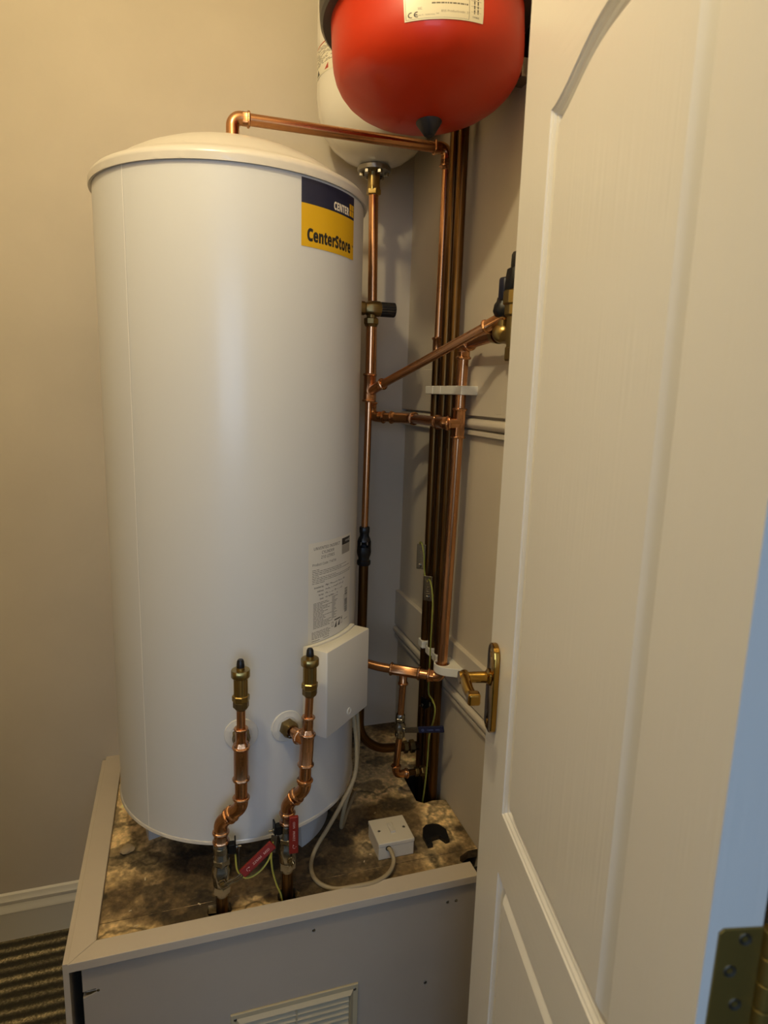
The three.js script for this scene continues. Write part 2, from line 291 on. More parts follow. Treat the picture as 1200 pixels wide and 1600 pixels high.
// ───────────── the door, swung into the cupboard ─────────────
{
  const d = structGroup('door_1', 'white moulded panel door with arched top panel, standing open', V(0.1945, FL + 0.008, 1.5168));
  const A = 0.2158; d.rotation.y = Math.atan2(-Math.cos(A), -Math.sin(A));
  const Y0 = FL + 0.008, W = 0.5487, TH = 0.038, TOP = 1.535 - Y0, S0 = 0.109, S1 = 0.4425;   // local: x = -s, y from the door bottom, z out of the seen face
  const yy = (y) => y - Y0;
  // cathedral arch of the upper panel
  const arch = (s) => { const t = (s - S0) / (S1 - S0) * 2 - 1; const e = Math.min(1, Math.abs(t)); return yy(1.3465) + 0.037 * (0.5 + 0.5 * Math.cos(Math.PI * Math.pow(e, 1.25))) ; };
  const NA = 30, up = [];
  for (let i = 0; i <= NA; i++) { const s = S1 + (S0 - S1) * i / NA; up.push([-s, arch(s)]); }
  const outU = [[-S0, yy(0.452)], ...up.slice().reverse(), [-S1, yy(0.452)]];                 // counter-clockwise
  const outL = [[-S1, yy(-0.27)], [-S0, yy(-0.27)], [-S0, yy(0.361)], [-S1, yy(0.361)]];
  const piece = (pts) => uvMetres(extrude(poly(pts), TH).translate(0, 0, -TH));
  local(d, 'stile', piece([[-W, 0], [-S1, 0], [-S1, TOP], [-W, TOP]]), M.doorV);
  local(d, 'stile', piece([[-S0, 0], [0, 0], [0, TOP], [-S0, TOP]]), M.doorV);
  local(d, 'rail', piece([[-S1, 0], [-S0, 0], [-S0, yy(-0.27)], [-S1, yy(-0.27)]]), M.doorH);
  local(d, 'rail', piece([[-S1, yy(0.361)], [-S0, yy(0.361)], [-S0, yy(0.452)], [-S1, yy(0.452)]]), M.doorH);
  local(d, 'rail', piece([...up, [-S0, TOP], [-S1, TOP]]), M.doorH);
  const prof = [[0, 0], [0.001, -0.002], [0.0032, -0.0028], [0.0046, -0.006], [0.0072, -0.0070], [0.0086, -0.0104], [0.0122, -0.0114], [0.0152, -0.0110], [0.0205, -0.0056], [0.0252, -0.0020], [0.0275, -0.001]];
  const inset = (pts, q) => pts.map((p, i) => {
    const a = pts[(i + pts.length - 1) % pts.length], b = pts[(i + 1) % pts.length];
    const e1 = new THREE.Vector2(p[0] - a[0], p[1] - a[1]).normalize(), e2 = new THREE.Vector2(b[0] - p[0], b[1] - p[1]).normalize();
    const n1 = new THREE.Vector2(-e1.y, e1.x), n2 = new THREE.Vector2(-e2.y, e2.x), m = n1.clone().add(n2).normalize(); const k = q / Math.max(0.3, m.dot(n1));
    return [p[0] + m.x * k, p[1] + m.y * k];
  });
  const insetArch = (q) => {          // the arched outline moved inwards by q
    const o = [[-S0 - q, yy(0.452) + q]];
    for (let i = NA; i >= 0; i--) { const s = S1 - q + (S0 - S1 + 2 * q) * i / NA, sl = (arch(s + 0.002) - arch(s - 0.002)) / 0.004; o.push([-s, arch(s) - q * Math.sqrt(1 + sl * sl)]); }
    o.push([-S1 + q, yy(0.452) + q]); return o;
  };
  for (const out of [outU, outL]) {
    const rings = prof.map(([q]) => out === outU ? insetArch(q) : inset(out, q)), tri = [];
    for (let j = 0; j < prof.length - 1; j++) for (let i = 0; i < out.length; i++) {
      const k = (i + 1) % out.length, P = (r, m) => [rings[r][m][0], rings[r][m][1], prof[r][1]];
      tri.push(...P(j, i), ...P(j, k), ...P(j + 1, i), ...P(j + 1, i), ...P(j, k), ...P(j + 1, k));
    }
    let g = new THREE.BufferGeometry(); g.setAttribute('position', new THREE.Float32BufferAttribute(tri, 3)); g.computeVertexNormals(); g = toCreasedNormals(g, 0.45);
    g.setAttribute('uv', new THREE.BufferAttribute(new Float32Array(tri.length / 3 * 2), 2));
    const pn = local(d, 'panel', uvMetres(extrude(poly(rings[prof.length - 1]), TH - 0.003).translate(0, 0, -TH + 0.002)), M.doorV);
    local(pn, 'moulding', g, M.mould);
  }
  // lever handle on a long plate
  const h = new THREE.Group(); h.name = 'door_handle'; h.position.set(-0.514, yy(0.606), 0); h.userData.label = 'polished brass lever on a long plate'; d.add(h);
  const ps = new THREE.Shape(), pw = 0.0185, ph = 0.064;
  ps.moveTo(-pw, -ph + 0.012); ps.quadraticCurveTo(-pw, -ph, -pw * 0.4, -ph - 0.002); ps.lineTo(pw * 0.4, -ph - 0.002); ps.quadraticCurveTo(pw, -ph, pw, -ph + 0.012);
  ps.lineTo(pw, ph - 0.014); ps.absarc(0, ph - 0.014, pw, 0, Math.PI, false); ps.lineTo(-pw, -ph + 0.012);
  local(h, 'plate', toCreasedNormals(extrude(ps, 0.0095, 0.0022, 14), 0.6), M.polBrass);
  const z = V(0, 0, 1);
  local(h, 'lever', [turn(V(0, 0.017, 0.009), z, [[0, 0], [0.0125, 0], [0.0125, 0.003], [0.0085, 0.006], [0.008, 0.031], [0.0092, 0.039], [0.0092, 0.046], [0, 0.0475]], 24),
    sweep(roundPath([V(-0.006, 0.019, 0.046), V(0.010, 0.018, 0.0475), V(0.032, 0.013, 0.048), V(0.049, 0.010, 0.045)], 0.02), 0.0078, 16), rbox(0.042, 0.058, 0.0005, 0.0185, 0.0355, 0.0535, 0.004)], M.polBrass);
  for (const y of [-0.052, 0.052]) local(h, 'screw', disc(V(0, y, 0.0088), z, 0.004, 0.0016, 0.0006, 16), M.polBrass);
  // butt hinge on the hinge edge
  const hg = new THREE.Group(); hg.name = 'hinge'; hg.position.set(0, yy(0.636), -TH / 2); hg.userData.label = 'tarnished brass butt hinge'; d.add(hg);
  const lf = extrude(poly([[-0.012, -0.046], [-0.0085, -0.05], [0.0195, -0.05], [0.0195, 0.05], [-0.0085, 0.05], [-0.0115, 0.047]]), 0.0016, 0.0004).rotateY(Math.PI / 2);
  local(hg, 'leaf', lf, M.hingeBrass);
  for (const [y, q] of [[0.042, -0.0068], [0.018, 0.0008], [-0.0085, -0.0062], [-0.034, 0.0008]]) local(hg, 'screw', turn(V(0.0012, y, q), V(1, 0, 0), [[0, 0.0002], [0.0022, 0.0004], [0.0042, 0.0012], [0.0046, 0.0005], [0.0046, -0.0005]], 18), M.steel);
  for (let k = 0; k < 5; k++) local(hg, 'knuckle', disc(V(0.003, -0.05 + k * 0.02 + 0.0004, -0.0245), V(0, 1, 0), 0.0058, 0.0192, 0.0006, 20), M.hingeBrass);
}

// ───────────── boxed plinth under the cylinder ─────────────
const plinth = thing('plinth', 'boxed-in timber plinth with cream trim and dirty chipboard top under the tall cylinder', 'plinth', V(0.085, FL, 0.345));
{
  const chip = dataTex(1024, (u, v) => {
    const a = fbm(u, v, 3, 7, 101), b = fbm(u, v, 7, 7, 113), c = fbm(u, v, 110, 3, 127), e = fbm(u, v, 16, 5, 139);
    let k = 0.98 + 0.95 * (b - 0.5) + 0.55 * (c - 0.5);
    const st = Math.max(0, Math.min(1, (a - 0.51) * 14)), st2 = Math.max(0, Math.min(1, (e - 0.55) * 12)) * 0.7, ring = Math.max(0, 1 - Math.abs(a - 0.485) * 60) * 0.4;
    k *= 1 - 0.5 * st; k *= 1 - 0.5 * st2; k *= 1 - ring; const pale = Math.max(0, Math.min(1, (fbm(u, v, 5, 5, 151) - 0.58) * 7)) * 0.14; k += pale;
    return [200 * k, 172 * k * (1 - 0.05 * st), 124 * k * (1 - 0.12 * st)];
  }, true);
  const cb = dataTex(512, (u, v) => g1(255 * (0.6 * fbm(u, v, 40, 4, 161) + 0.4 * fbm(u, v, 6, 4, 167))));
  const cm = MS({ map: rep(chip, 1.25, 1.25), bumpMap: rep(cb, 2.5, 2.5), bumpScale: 0.004, roughness: 0.85 });
  const xi = XL + TW, zi = ZF - TW, zj = 0.601, y0 = -0.032, h = 0.02;
  const hole = (x, z, rx, rz, n = 9, j = 0.12) => { const o = []; for (let i = 0; i < n; i++) { const a = i / n * Math.PI * 2, q = 1 + j * (hash(i, Math.round(x * 999), 5) - 0.5) * 2; o.push([x + rx * q * Math.cos(a), z + rz * q * Math.sin(a)]); } return o; };
  part(plinth, 'chipboard', slab([[xi, 0], [XR - 0.001, 0], [XR - 0.001, 0.262], [0.44, 0.268], [0.436, 0.40], [0.452, 0.415], [0.478, 0.41], [XR - 0.001, 0.416], [XR - 0.001, zj - 0.0006], [xi, zj - 0.0006]], y0, h), cm);
  part(plinth, 'chipboard', slab([[xi, zj + 0.0006], [XR - 0.001, zj + 0.0006], [XR - 0.001, 0.606], [0.487, 0.606], [0.462, 0.618], [0.455, 0.632], [0.468, 0.648], [0.48, zi], [xi, zi]], y0, h, [[[-0.094, 0.61], [-0.05, 0.613], [-0.046, 0.632], [-0.056, 0.647], [-0.088, 0.648], [-0.097, 0.63]], hole(0.066, 0.626, 0.023, 0.021)]), cm);
  part(plinth, 'front_trim', slab([[XL, ZF], [XR - 0.042, ZF], [XR - 0.042, zi], [xi, zi]], -0.018, 0.018, [], 0.0012), M.trim);
  part(plinth, 'side_trim', slab([[XL, ZF - 0.0006], [xi - 0.0004, zi - 0.0004], [xi - 0.0004, 0], [XL, 0]], -0.018, 0.018, [], 0.0012), M.trim);
  const fp = new THREE.Shape(); const fx = XL + 0.021;
  [[fx, FL], [XR - 0.002, FL], [XR - 0.002, -0.0185], [fx, -0.0185], [fx, -0.073], [fx + 0.022, -0.071], [fx + 0.023, -0.078], [fx, -0.086]].forEach(([x, y], i) => i ? fp.lineTo(x, y) : fp.moveTo(x, y));
  const front = part(plinth, 'front_panel', uvMetres(extrude(fp, 0.014, 0.0008).translate(0, 0, ZF - 0.022)), M.greyPanel);
  for (const [x, y] of [[0.109, -0.052], [0.404, -0.058], [0.424, -0.059], [0.36, -0.25]]) part(front, 'screw', disc(V(x, y, ZF - 0.0082), V(0, 0, 1), 0.0036, 0.0012, 0.0004, 14), M.steel);
  part(plinth, 'catch', [rbox(XL + 0.026, XL + 0.052, -0.082, -0.074, ZF - 0.016, ZF - 0.009, 0.001), disc(V(XL + 0.047, -0.0755, ZF - 0.0092), V(0, 0, 1), 0.003, 0.0015, 0.0004, 12)], M.nickel);
  part(plinth, 'side_panel', box(XL - 0.009, XL + 0.001, FL, -0.004, 0.012, ZF - 0.006), M.trim);
  part(plinth, 'batten', box(XL + 0.03, XR - 0.01, -0.07, -0.034, ZF - 0.062, ZF - 0.03), M.void);
  part(plinth, 'batten', box(XL + 0.03, XL + 0.06, FL, -0.034, 0.02, 0.06), M.void);
  for (const [x0, x1, z] of [[XL + 0.004, XR - 0.01, 0.012]]) part(plinth, 'back_board', box(x0, x1, FL, -0.033, 0.003, z), M.void);
}
// vent grille in the plinth front
{
  const v = thing('vent_grille', 'cream louvred vent grille screwed to the grey front of the plinth', 'vent', V(0.073, -0.29, ZF - 0.008));
  const x0 = -0.058, x1 = 0.205, y0 = -0.40, y1 = -0.203, z = ZF - 0.008, w = 0.022;
  const fr = poly([[x0, y0], [x1, y0], [x1, y1], [x0, y1]]); fr.holes.push(new THREE.Path([[x0 + w, y0 + w], [x0 + w, y1 - w], [x1 - w, y1 - w], [x1 - w, y0 + w]].map(([a, b]) => new THREE.Vector2(a, b))));
  const f = part(v, 'frame', [extrude(fr, 0.005, 0.0012).translate(0, 0, z)], M.ventPlastic);
  const bev = (pts) => { const g = new THREE.BufferGeometry(); g.setAttribute('position', new THREE.Float32BufferAttribute(pts.flat(), 3)); g.computeVertexNormals(); return g; };
  const q = (a, b, c, d) => [a, b, c, a, c, d], o = 0.008, zt = z + 0.0045, zd = z + 0.011, ix0 = x0 + w - 0.004, ix1 = x1 - w + 0.004, iy0 = y0 + w - 0.004, iy1 = y1 - w + 0.004;
  part(v, 'raised_rim', bev([].concat(q([ix0 - o, iy1 + o, zt], [ix1 + o, iy1 + o, zt], [ix1, iy1, zd], [ix0, iy1, zd]).reverse(), q([ix1 + o, iy1 + o, zt], [ix1 + o, iy0 - o, zt], [ix1, iy0, zd], [ix1, iy1, zd]).reverse(), q([ix0 - o, iy0 - o, zt], [ix0 - o, iy1 + o, zt], [ix0, iy1, zd], [ix0, iy0, zd]).reverse(), q([ix1 + o, iy0 - o, zt], [ix0 - o, iy0 - o, zt], [ix0, iy0, zd], [ix1, iy0, zd]).reverse(),
    q([ix0, iy1, zd], [ix1, iy1, zd], [ix1 - 0.002, iy1 - 0.002, z], [ix0 + 0.002, iy1 - 0.002, z]).reverse(), q([ix1, iy1, zd], [ix1, iy0, zd], [ix1 - 0.002, iy0, z], [ix1 - 0.002, iy1, z]).reverse(), q([ix0, iy0, zd], [ix0, iy1, zd], [ix0 + 0.002, iy1, z], [ix0 + 0.002, iy0, z]).reverse())), M.ventPlastic);
  const ns = 11, hgt = (iy1 - iy0 - 0.006) / ns;
  for (let k = 0; k < ns; k++) { const y = iy1 - 0.004 - hgt * (k + 0.5); part(v, 'slat', rboxAt(V((ix0 + ix1) / 2, y, z + 0.004), ix1 - ix0 - 0.005, hgt * 1.05, 0.0022, 0.0008, V(1, 0, 0), V(0, 0.75, -0.66)), M.ventPlastic); }
  part(v, 'mullion', box((ix0 + ix1) / 2 - 0.002, (ix0 + ix1) / 2 + 0.002, iy0, iy1, z + 0.001, z + 0.009), M.ventPlastic);
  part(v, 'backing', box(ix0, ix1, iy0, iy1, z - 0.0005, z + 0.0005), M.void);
  for (const x of [x0 + 0.009, x1 - 0.008]) part(v, 'screw', disc(V(x, y1 - 0.011, z + 0.0045), V(0, 0, 1), 0.0034, 0.0016, 0.0005, 14), M.steel);
}

// ───────────── hot water cylinder ─────────────
const YB = 0.1, YT = 1.4046;
const cyl = thing('hot_water_cylinder', 'tall white steel hot water cylinder with yellow and navy sticker, standing on the plinth', 'water tank', V(CY.x, -0.012, CY.z));
const UP = V(0, 1, 0);
part(cyl, 'casing', turn(V(CY.x, 0, CY.z), UP, [[0, YB], [CR - 0.003, YB], [CR, YB + 0.004], [CR, YT + 0.01], [CR - 0.02, YT + 0.014], [0, YT + 0.014]], 160, 0.6), M.casing);
part(cyl, 'seam', wrap(CY, CR + 0.0014, -48.75, -48.4, YB + 0.008, YT + 0.002, 2), MS({ color: 0xf6f4ef, roughness: 0.4 }));
part(cyl, 'lid', turn(V(CY.x, YT, CY.z), UP, [[CR + 0.0005, 0.0], [CR + 0.006, -0.001], [CR + 0.0072, 0.002], [CR + 0.0068, 0.010], [CR + 0.0045, 0.0165], [CR - 0.001, 0.0225], [CR - 0.012, 0.0285], [CR - 0.023, 0.0325], [CR - 0.031, 0.0385], [CR - 0.05, 0.0515], [CR - 0.075, 0.0665], [CR - 0.11, 0.0825], [CR - 0.15, 0.0955], [CR - 0.2, 0.1045], [0.04, 0.1075], [0, 0.108]], 160, 1.2), M.lid);
part(cyl, 'base_rim', turn(V(CY.x, YB, CY.z), UP, [[CR - 0.02, -0.003], [CR + 0.001, -0.004], [CR + 0.0028, -0.002], [CR + 0.003, 0.001], [CR + 0.002, 0.0035], [CR, 0.0045]], 160, 1.2), M.lid);
for (const [az, wd] of [[-79, 7], [51, 20], [-150, 12], [140, 16]]) {
  const y0 = -0.012, y1 = YB - 0.002, r0 = 0.16, r1 = az < 0 ? 0.226 : 0.22, n = 10;
  const sh = []; for (let i = 0; i <= n; i++) { const a = (az - wd + 2 * wd * i / n) * Math.PI / 180; sh.push([CY.x + r1 * Math.sin(a), CY.z + r1 * Math.cos(a)]); }
  for (let i = n; i >= 0; i--) { const a = (az - wd + 2 * wd * i / n) * Math.PI / 180; sh.push([CY.x + r0 * Math.sin(a), CY.z + r0 * Math.cos(a)]); }
  const g = slab(sh, y0, y1 - y0), P = g.attributes.position;   // taper towards the floor
  for (let i = 0; i < P.count; i++) { const k = (y1 - P.getY(i)) / (y1 - y0), a = az * Math.PI / 180, cx = CY.x + (CR - 0.05) * Math.sin(a), cz = CY.z + (CR - 0.05) * Math.cos(a); P.setX(i, P.getX(i) + (cx - P.getX(i)) * 0.12 * k); P.setZ(i, P.getZ(i) + (cz - P.getZ(i)) * 0.12 * k); }
  g.computeVertexNormals(); part(cyl, 'foot', g, M.casing);
}
// maker's sticker
{
  const t = canvasTex(768, 592, (c, w, h) => {
    c.fillStyle = '#d9a90c'; c.fillRect(0, 0, w, h); c.fillStyle = '#131c3c'; c.fillRect(0, 0, w, h * 0.365);
    c.fillStyle = '#efe6cf'; c.font = 'bold 88px sans-serif'; c.textAlign = 'right'; c.save(); c.translate(w * 0.845, h * 0.325); c.scale(0.78, 1.08); c.lineWidth = 4; c.strokeStyle = '#efe6cf'; c.strokeText('CENTER', 0, 0); c.fillText('CENTER', 0, 0); c.restore();
    c.fillStyle = '#d9a90c'; for (const [x, y] of [[0, 0], [1, 0], [0, 1], [1, 1]]) c.fillRect(w * 0.865 + x * 50, h * 0.135 + y * 58, 45, 53);
    c.fillStyle = '#12131a'; c.textAlign = 'center'; c.font = 'bold 132px sans-serif'; c.save(); c.translate(w * 0.495, h * 0.905); c.scale(0.83, 1.1); c.lineWidth = 9; c.strokeStyle = '#12131a'; c.strokeText('CenterStore', 0, 0); c.fillText('CenterStore', 0, 0); c.restore();
    c.font = 'bold 26px sans-serif'; c.fillText('TM', w * 0.968, h * 0.80);
  });
  part(cyl, 'sticker', wrap(CY, CR + 0.0006, 20.7, 52.6, 1.284, 1.4005), MP({ map: t, roughness: 0.42, clearcoat: 0.2 }), 'yellow and navy maker sticker');
}
// data label
{
  const t = canvasTex(620, 900, (c, w, h) => {
    c.fillStyle = '#d8d4c9'; c.fillRect(0, 0, w, h); c.fillStyle = '#2b2927'; c.textAlign = 'center';
    c.font = '36px sans-serif'; c.fillText('UNVENTED INDIRECT', 225, 66); c.fillText('CYLINDER', 225, 108); c.fillText('210 LITRES', 225, 150);
    c.textAlign = 'left'; c.font = '30px sans-serif'; c.fillText('Product Code: 714734', 40, 206);
    c.fillRect(430, 24, 160, 62); c.fillStyle = '#d8d4c9'; c.font = 'bold 22px sans-serif'; c.fillText('CENTER', 490, 62); c.fillRect(572, 40, 8, 12); c.fillRect(572, 56, 8, 12); c.fillStyle = '#9c968a'; c.fillRect(430, 88, 160, 82); c.fillStyle = '#3b3834';
    const line = (x, y, n) => c.fillRect(x, y, n, 4);
    let s = 11; const r = () => { s = (s * 1103515245 + 12345) & 0x7fffffff; return s / 0x7fffffff; };
    [90, 500, 400, 540, 90, 300, 560, 540, 120].forEach((n, i) => { for (let x = 40; x < 40 + n - 20;) { const q = 14 + 40 * r(); line(x, 240 + i * 15, q); x += q + 7; } });
    c.font = 'bold 19px sans-serif'; c.textAlign = 'right';['Installed by:', 'Address:', 'Tel No:', 'Date:'].forEach((q, i) => c.fillText(q, 175, 408 + i * 36));
    c.strokeStyle = '#3a3735'; c.lineWidth = 3;
    for (let i = 0; i < 4; i++) { c.beginPath(); let x = 195; const y = 402 + i * 36; c.moveTo(x, y); const end = [500, 470, 440, 360][i]; while (x < end) { const k = 7 + 9 * r(); c.quadraticCurveTo(x + k * 0.2, y - 26 * r(), x + k, y + 6 * r() - 3); x += k; if (r() > 0.8) { x += 14; c.moveTo(x, y); } } c.stroke(); }
    for (let i = 0; i < 19; i++) { let x = 55; const e = 110 + 150 * r(); while (x < e + 40) { const q = 14 + 28 * r(); line(x, 540 + i * 12.5, q); x += q + 6; } if (i < 17) line(285, 526 + i * 12.5, 30 + 60 * r()); }
    for (let y = 500, k = 0; y < 735; k++) { const q = 3 + 8 * r(); if (k % 2) c.fillRect(500, y, 56, q); y += q; }
    c.fillRect(484, 560, 4, 150);
    c.strokeRect(285, 770, 24, 40); c.beginPath(); c.moveTo(325, 830); c.lineTo(358, 770); c.lineTo(362, 830); c.fill(); c.beginPath(); c.moveTo(378, 826); c.lineTo(410, 766); c.lineTo(414, 826); c.fill(); c.fillRect(325, 752, 95, 12); c.strokeRect(430, 758, 26, 60); c.fillRect(436, 766, 14, 14);
    for (let i = 0; i < 6; i++) for (let x = 40; x < 230;) { const q = 12 + 30 * r(); line(x, 800 + i * 12, q); x += q + 6; }
    line(490, 800, 80); line(40, 880, 90); line(170, 876, 80);
  });
  part(cyl, 'data_label', wrap(CY, CR + 0.0006, 25.2, 56.6, 0.508, 0.722), MS({ map: t, roughness: 0.5 }), 'white data label with fine print and barcode');
}
// immersion heater cover
{
  const az = 43.44 * Math.PI / 180, n = V(Math.sin(az), 0, Math.cos(az)), t = V(Math.cos(az), 0, -Math.sin(az)), t0 = -0.0962, t1 = 0.0725, D = 0.3165;
  const basis = new THREE.Matrix4().makeBasis(t, n, t.clone().cross(n)).setPosition(CY.x, 0, CY.z);
  const mk = (lo, hi, back, y0, y1, front, bev) => {
    const s = new THREE.Shape(), N = 18, cb = (x) => Math.sqrt(back * back - x * x);
    s.moveTo(lo, cb(lo)); for (let i = 1; i <= N; i++) { const x = lo + (hi - lo) * i / N; s.lineTo(x, cb(x)); }
    if (front) { s.lineTo(hi, front - 0.004); s.quadraticCurveTo(hi, front, hi - 0.004, front); s.lineTo(lo + 0.004, front); s.quadraticCurveTo(lo, front, lo, front - 0.004); } else for (let i = N; i >= 0; i--) { const x = lo + (hi - lo) * i / N; s.lineTo(x, cb(x) + 0.011); }
    s.closePath(); const g = extrude(s, y1 - y0, bev, 6).applyMatrix4(basis); g.computeBoundingBox(); g.translate(0, y0 - g.boundingBox.min.y, 0); return uvMetres(toCreasedNormals(g, 0.5));
  };
  const b = part(cyl, 'immersion_cover', mk(t0, t1, CR + 0.0125, 0.3185, 0.507, D, 0.0035), M.plastic, 'white moulded plastic heater cover');
  part(b, 'cover_base', mk(t0 - 0.0012, t1 + 0.0012, CR + 0.0006, 0.3172, 0.5083, 0, 0.002), M.plastic);
  const pt = (q, y, d) => V(CY.x, y, CY.z).addScaledVector(t, q).addScaledVector(n, d);
  part(b, 'screw_recess', turn(pt(-0.008, 0.342, D - 0.0004), n, [[0.0088, 0.0], [0.0084, 0.0016], [0.0072, 0.0018], [0.0064, 0.0012], [0.0058, 0.0005], [0, 0.0005]], 24), M.plastic);
  part(b, 'screw', disc(pt(-0.008, 0.342, D), n, 0.004, 0.001, 0.0003, 16), M.dirtyPlastic);
}
// coil bosses with white rosettes
const azL = -4.5 * Math.PI / 180, azR = 15 * Math.PI / 180, nL = V(Math.sin(azL), 0, Math.cos(azL)), nR = V(Math.sin(azR), 0, Math.cos(azR));
const bossL = V(CY.x, 0.343, CY.z).addScaledVector(nL, CR - 0.002), bossR = V(CY.x, 0.343, CY.z).addScaledVector(nR, CR - 0.002);
for (const [b, n] of [[bossL, nL], [bossR, nR]]) {
  const d = part(cyl, 'rosette', turn(b, n, [[0.0335, 0], [0.0335, 0.003], [0.0325, 0.004], [0.0225, 0.0052], [0.0215, 0.0058], [0.0205, 0.0052], [0.0165, 0.0056], [0, 0.0056]], 48, 0.5), M.plastic);
  part(d, 'boss_nut', [hex(at(b, n, 0.0052), n, 0.0185, 0.012), turn(at(b, n, 0.017), n, [[0.0175, 0], [0.0178, 0.004], [0.0155, 0.009], [0.0145, 0.0125], [0.012, 0.013]], 28)], M.brassDull);
}

// ───────────── risers in front of the cylinder ─────────────
function airVent(p, label) {
  const o = thing('air_vent', label, 'air vent', p, 'brass automatic air vents');
  part(o, 'union_nut', [hex(p, UP, 0.0148, 0.014, 8), turn(at(p, UP, -0.004), UP, [[0.0095, 0], [0.0125, 0.004], [0.0125, 0.005]], 24)], M.brassDull);
  const body = [hex(at(p, UP, 0.0135), UP, 0.0162, 0.0125, 8)]; const pr = []; for (let i = 0; i <= 56; i++) { const a = i / 56 * Math.PI * 2, r = 0.0134 - 0.0011 * Math.pow(0.5 + 0.5 * Math.cos(8 * a), 3); pr.push([r * Math.cos(a), r * Math.sin(a)]); }
  body.push(extrude(poly(pr), 0.036).rotateX(-Math.PI / 2).translate(p.x, p.y + 0.0255, p.z));
  part(o, 'body', body, M.brass);
  part(o, 'cap_ring', turn(at(p, UP, 0.061), UP, [[0.0134, -0.001], [0.0165, 0], [0.0176, 0.0015], [0.0176, 0.013], [0.0165, 0.0148], [0.0078, 0.0152], [0.0078, 0.0195], [0, 0.0195]], 36), M.brass);
  part(o, 'dust_cap', turn(at(p, UP, 0.0795), UP, [[0.0073, 0], [0.0076, 0.003], [0.0066, 0.0125], [0.0048, 0.016], [0, 0.0168]], 24), M.black);
  return o;
}
function riser(label, top, lean, tc, low, boss, n, yHole, d) {
  // top: point under the air vent; tc: tee centre; low: lower vertical line (x, z); d: heights of rings
  const o = thing('copper_pipe', label, 'pipe', V(low.x, -0.03, low.z), 'copper risers in front of the cylinder');
  const X = (y) => lerp(tc, top, (y - tc.y) / (top.y - tc.y));
  const dirU = top.clone().sub(tc).normalize();
  part(o, 'pipe_section', pipe([X(d.redTop - 0.012), top], R15), M.copper);
  part(o, 'reducer', [sleeve(X(d.teeTop - 0.004), X(d.redTop), R15 + 0.0006, false, true), turn(X(d.teeTop - 0.002), dirU, [[R22 + 0.002, 0], [R22 + 0.001, 0.003], [R15 + 0.003, 0.008], [R15 + 0.002, 0.012]], 26, 1.2)], M.copper);
  const br = at(boss, n, 0.03), tcz = X(boss.y - 0.001);
  part(o, 'tee', [sleeve(X(d.teeBot), X(d.teeTop), R22), sleeve(at(tcz, br.clone().sub(tcz), 0.027), tcz, R22, true, false)], M.copper);
  part(o, 'pipe_section', pipe([at(boss, n, 0.016), tcz], R22 - 0.001), M.copper);
  part(o, 'pipe_section', pipe([X(d.teeBot + 0.01), X(d.e1 - 0.01)], R22), M.copper);
  const c1 = X(d.c1), l2 = V(low.x, d.c2, low.z), mid = lerp(c1, l2, 0.5), md = l2.clone().sub(c1).normalize(), hl = 0.0015;
  part(o, 'elbow', elbow(X(d.e1), c1, at(mid, md, -hl), R22, 0.010), M.copper);
  part(o, 'elbow', elbow(V(low.x, d.e2, low.z), l2, at(mid, md, hl), R22, 0.010), M.copper);
  part(o, 'coupling', sleeve(V(low.x, d.e2 - 0.020, low.z), V(low.x, d.e2 - 0.002, low.z), R22, true, false), M.copper);
  part(o, 'pipe_section', pipe([V(low.x, d.e2 + 0.005, low.z), V(low.x, d.vTop - 0.004, low.z)], R22), M.copper);
  part(o, 'pipe_section', pipe([V(low.x, d.vBot + 0.004, low.z), V(low.x, -0.10, low.z)], R22), M.copperOld, 'tarnished brown pipe end');
  return o;
}
const topL = V(-0.0275, 0.437, 0.655), tcL = V(-0.0285, 0.33, 0.655), lowL = V(-0.067, 0, 0.63);
const topR = V(0.1055, 0.44, 0.641), tcR = V(0.100, 0.33, 0.643), lowR = V(0.065, 0, 0.625);
riser('copper riser at left in front of the cylinder, joined to the left white rosette', topL, 0, tcL, lowL, bossL, nL, 0, { redTop: 0.3965, teeTop: 0.359, teeBot: 0.287, e1: 0.253, c1: 0.231, c2: 0.186, e2: 0.162, vTop: 0.142, vBot: 0.022 });
riser('copper riser at right in front of the cylinder, joined to the right white rosette', topR, 0, tcR, lowR, bossR, nR, 0, { redTop: 0.3955, teeTop: 0.360, teeBot: 0.290, e1: 0.262, c1: 0.240, c2: 0.199, e2: 0.176, vTop: 0.158, vBot: 0.044 });
airVent(topL, 'brass air vent with black cap on the left riser, above the left white rosette');
airVent(topR, 'brass air vent with black cap on the right riser, beside the white heater cover');

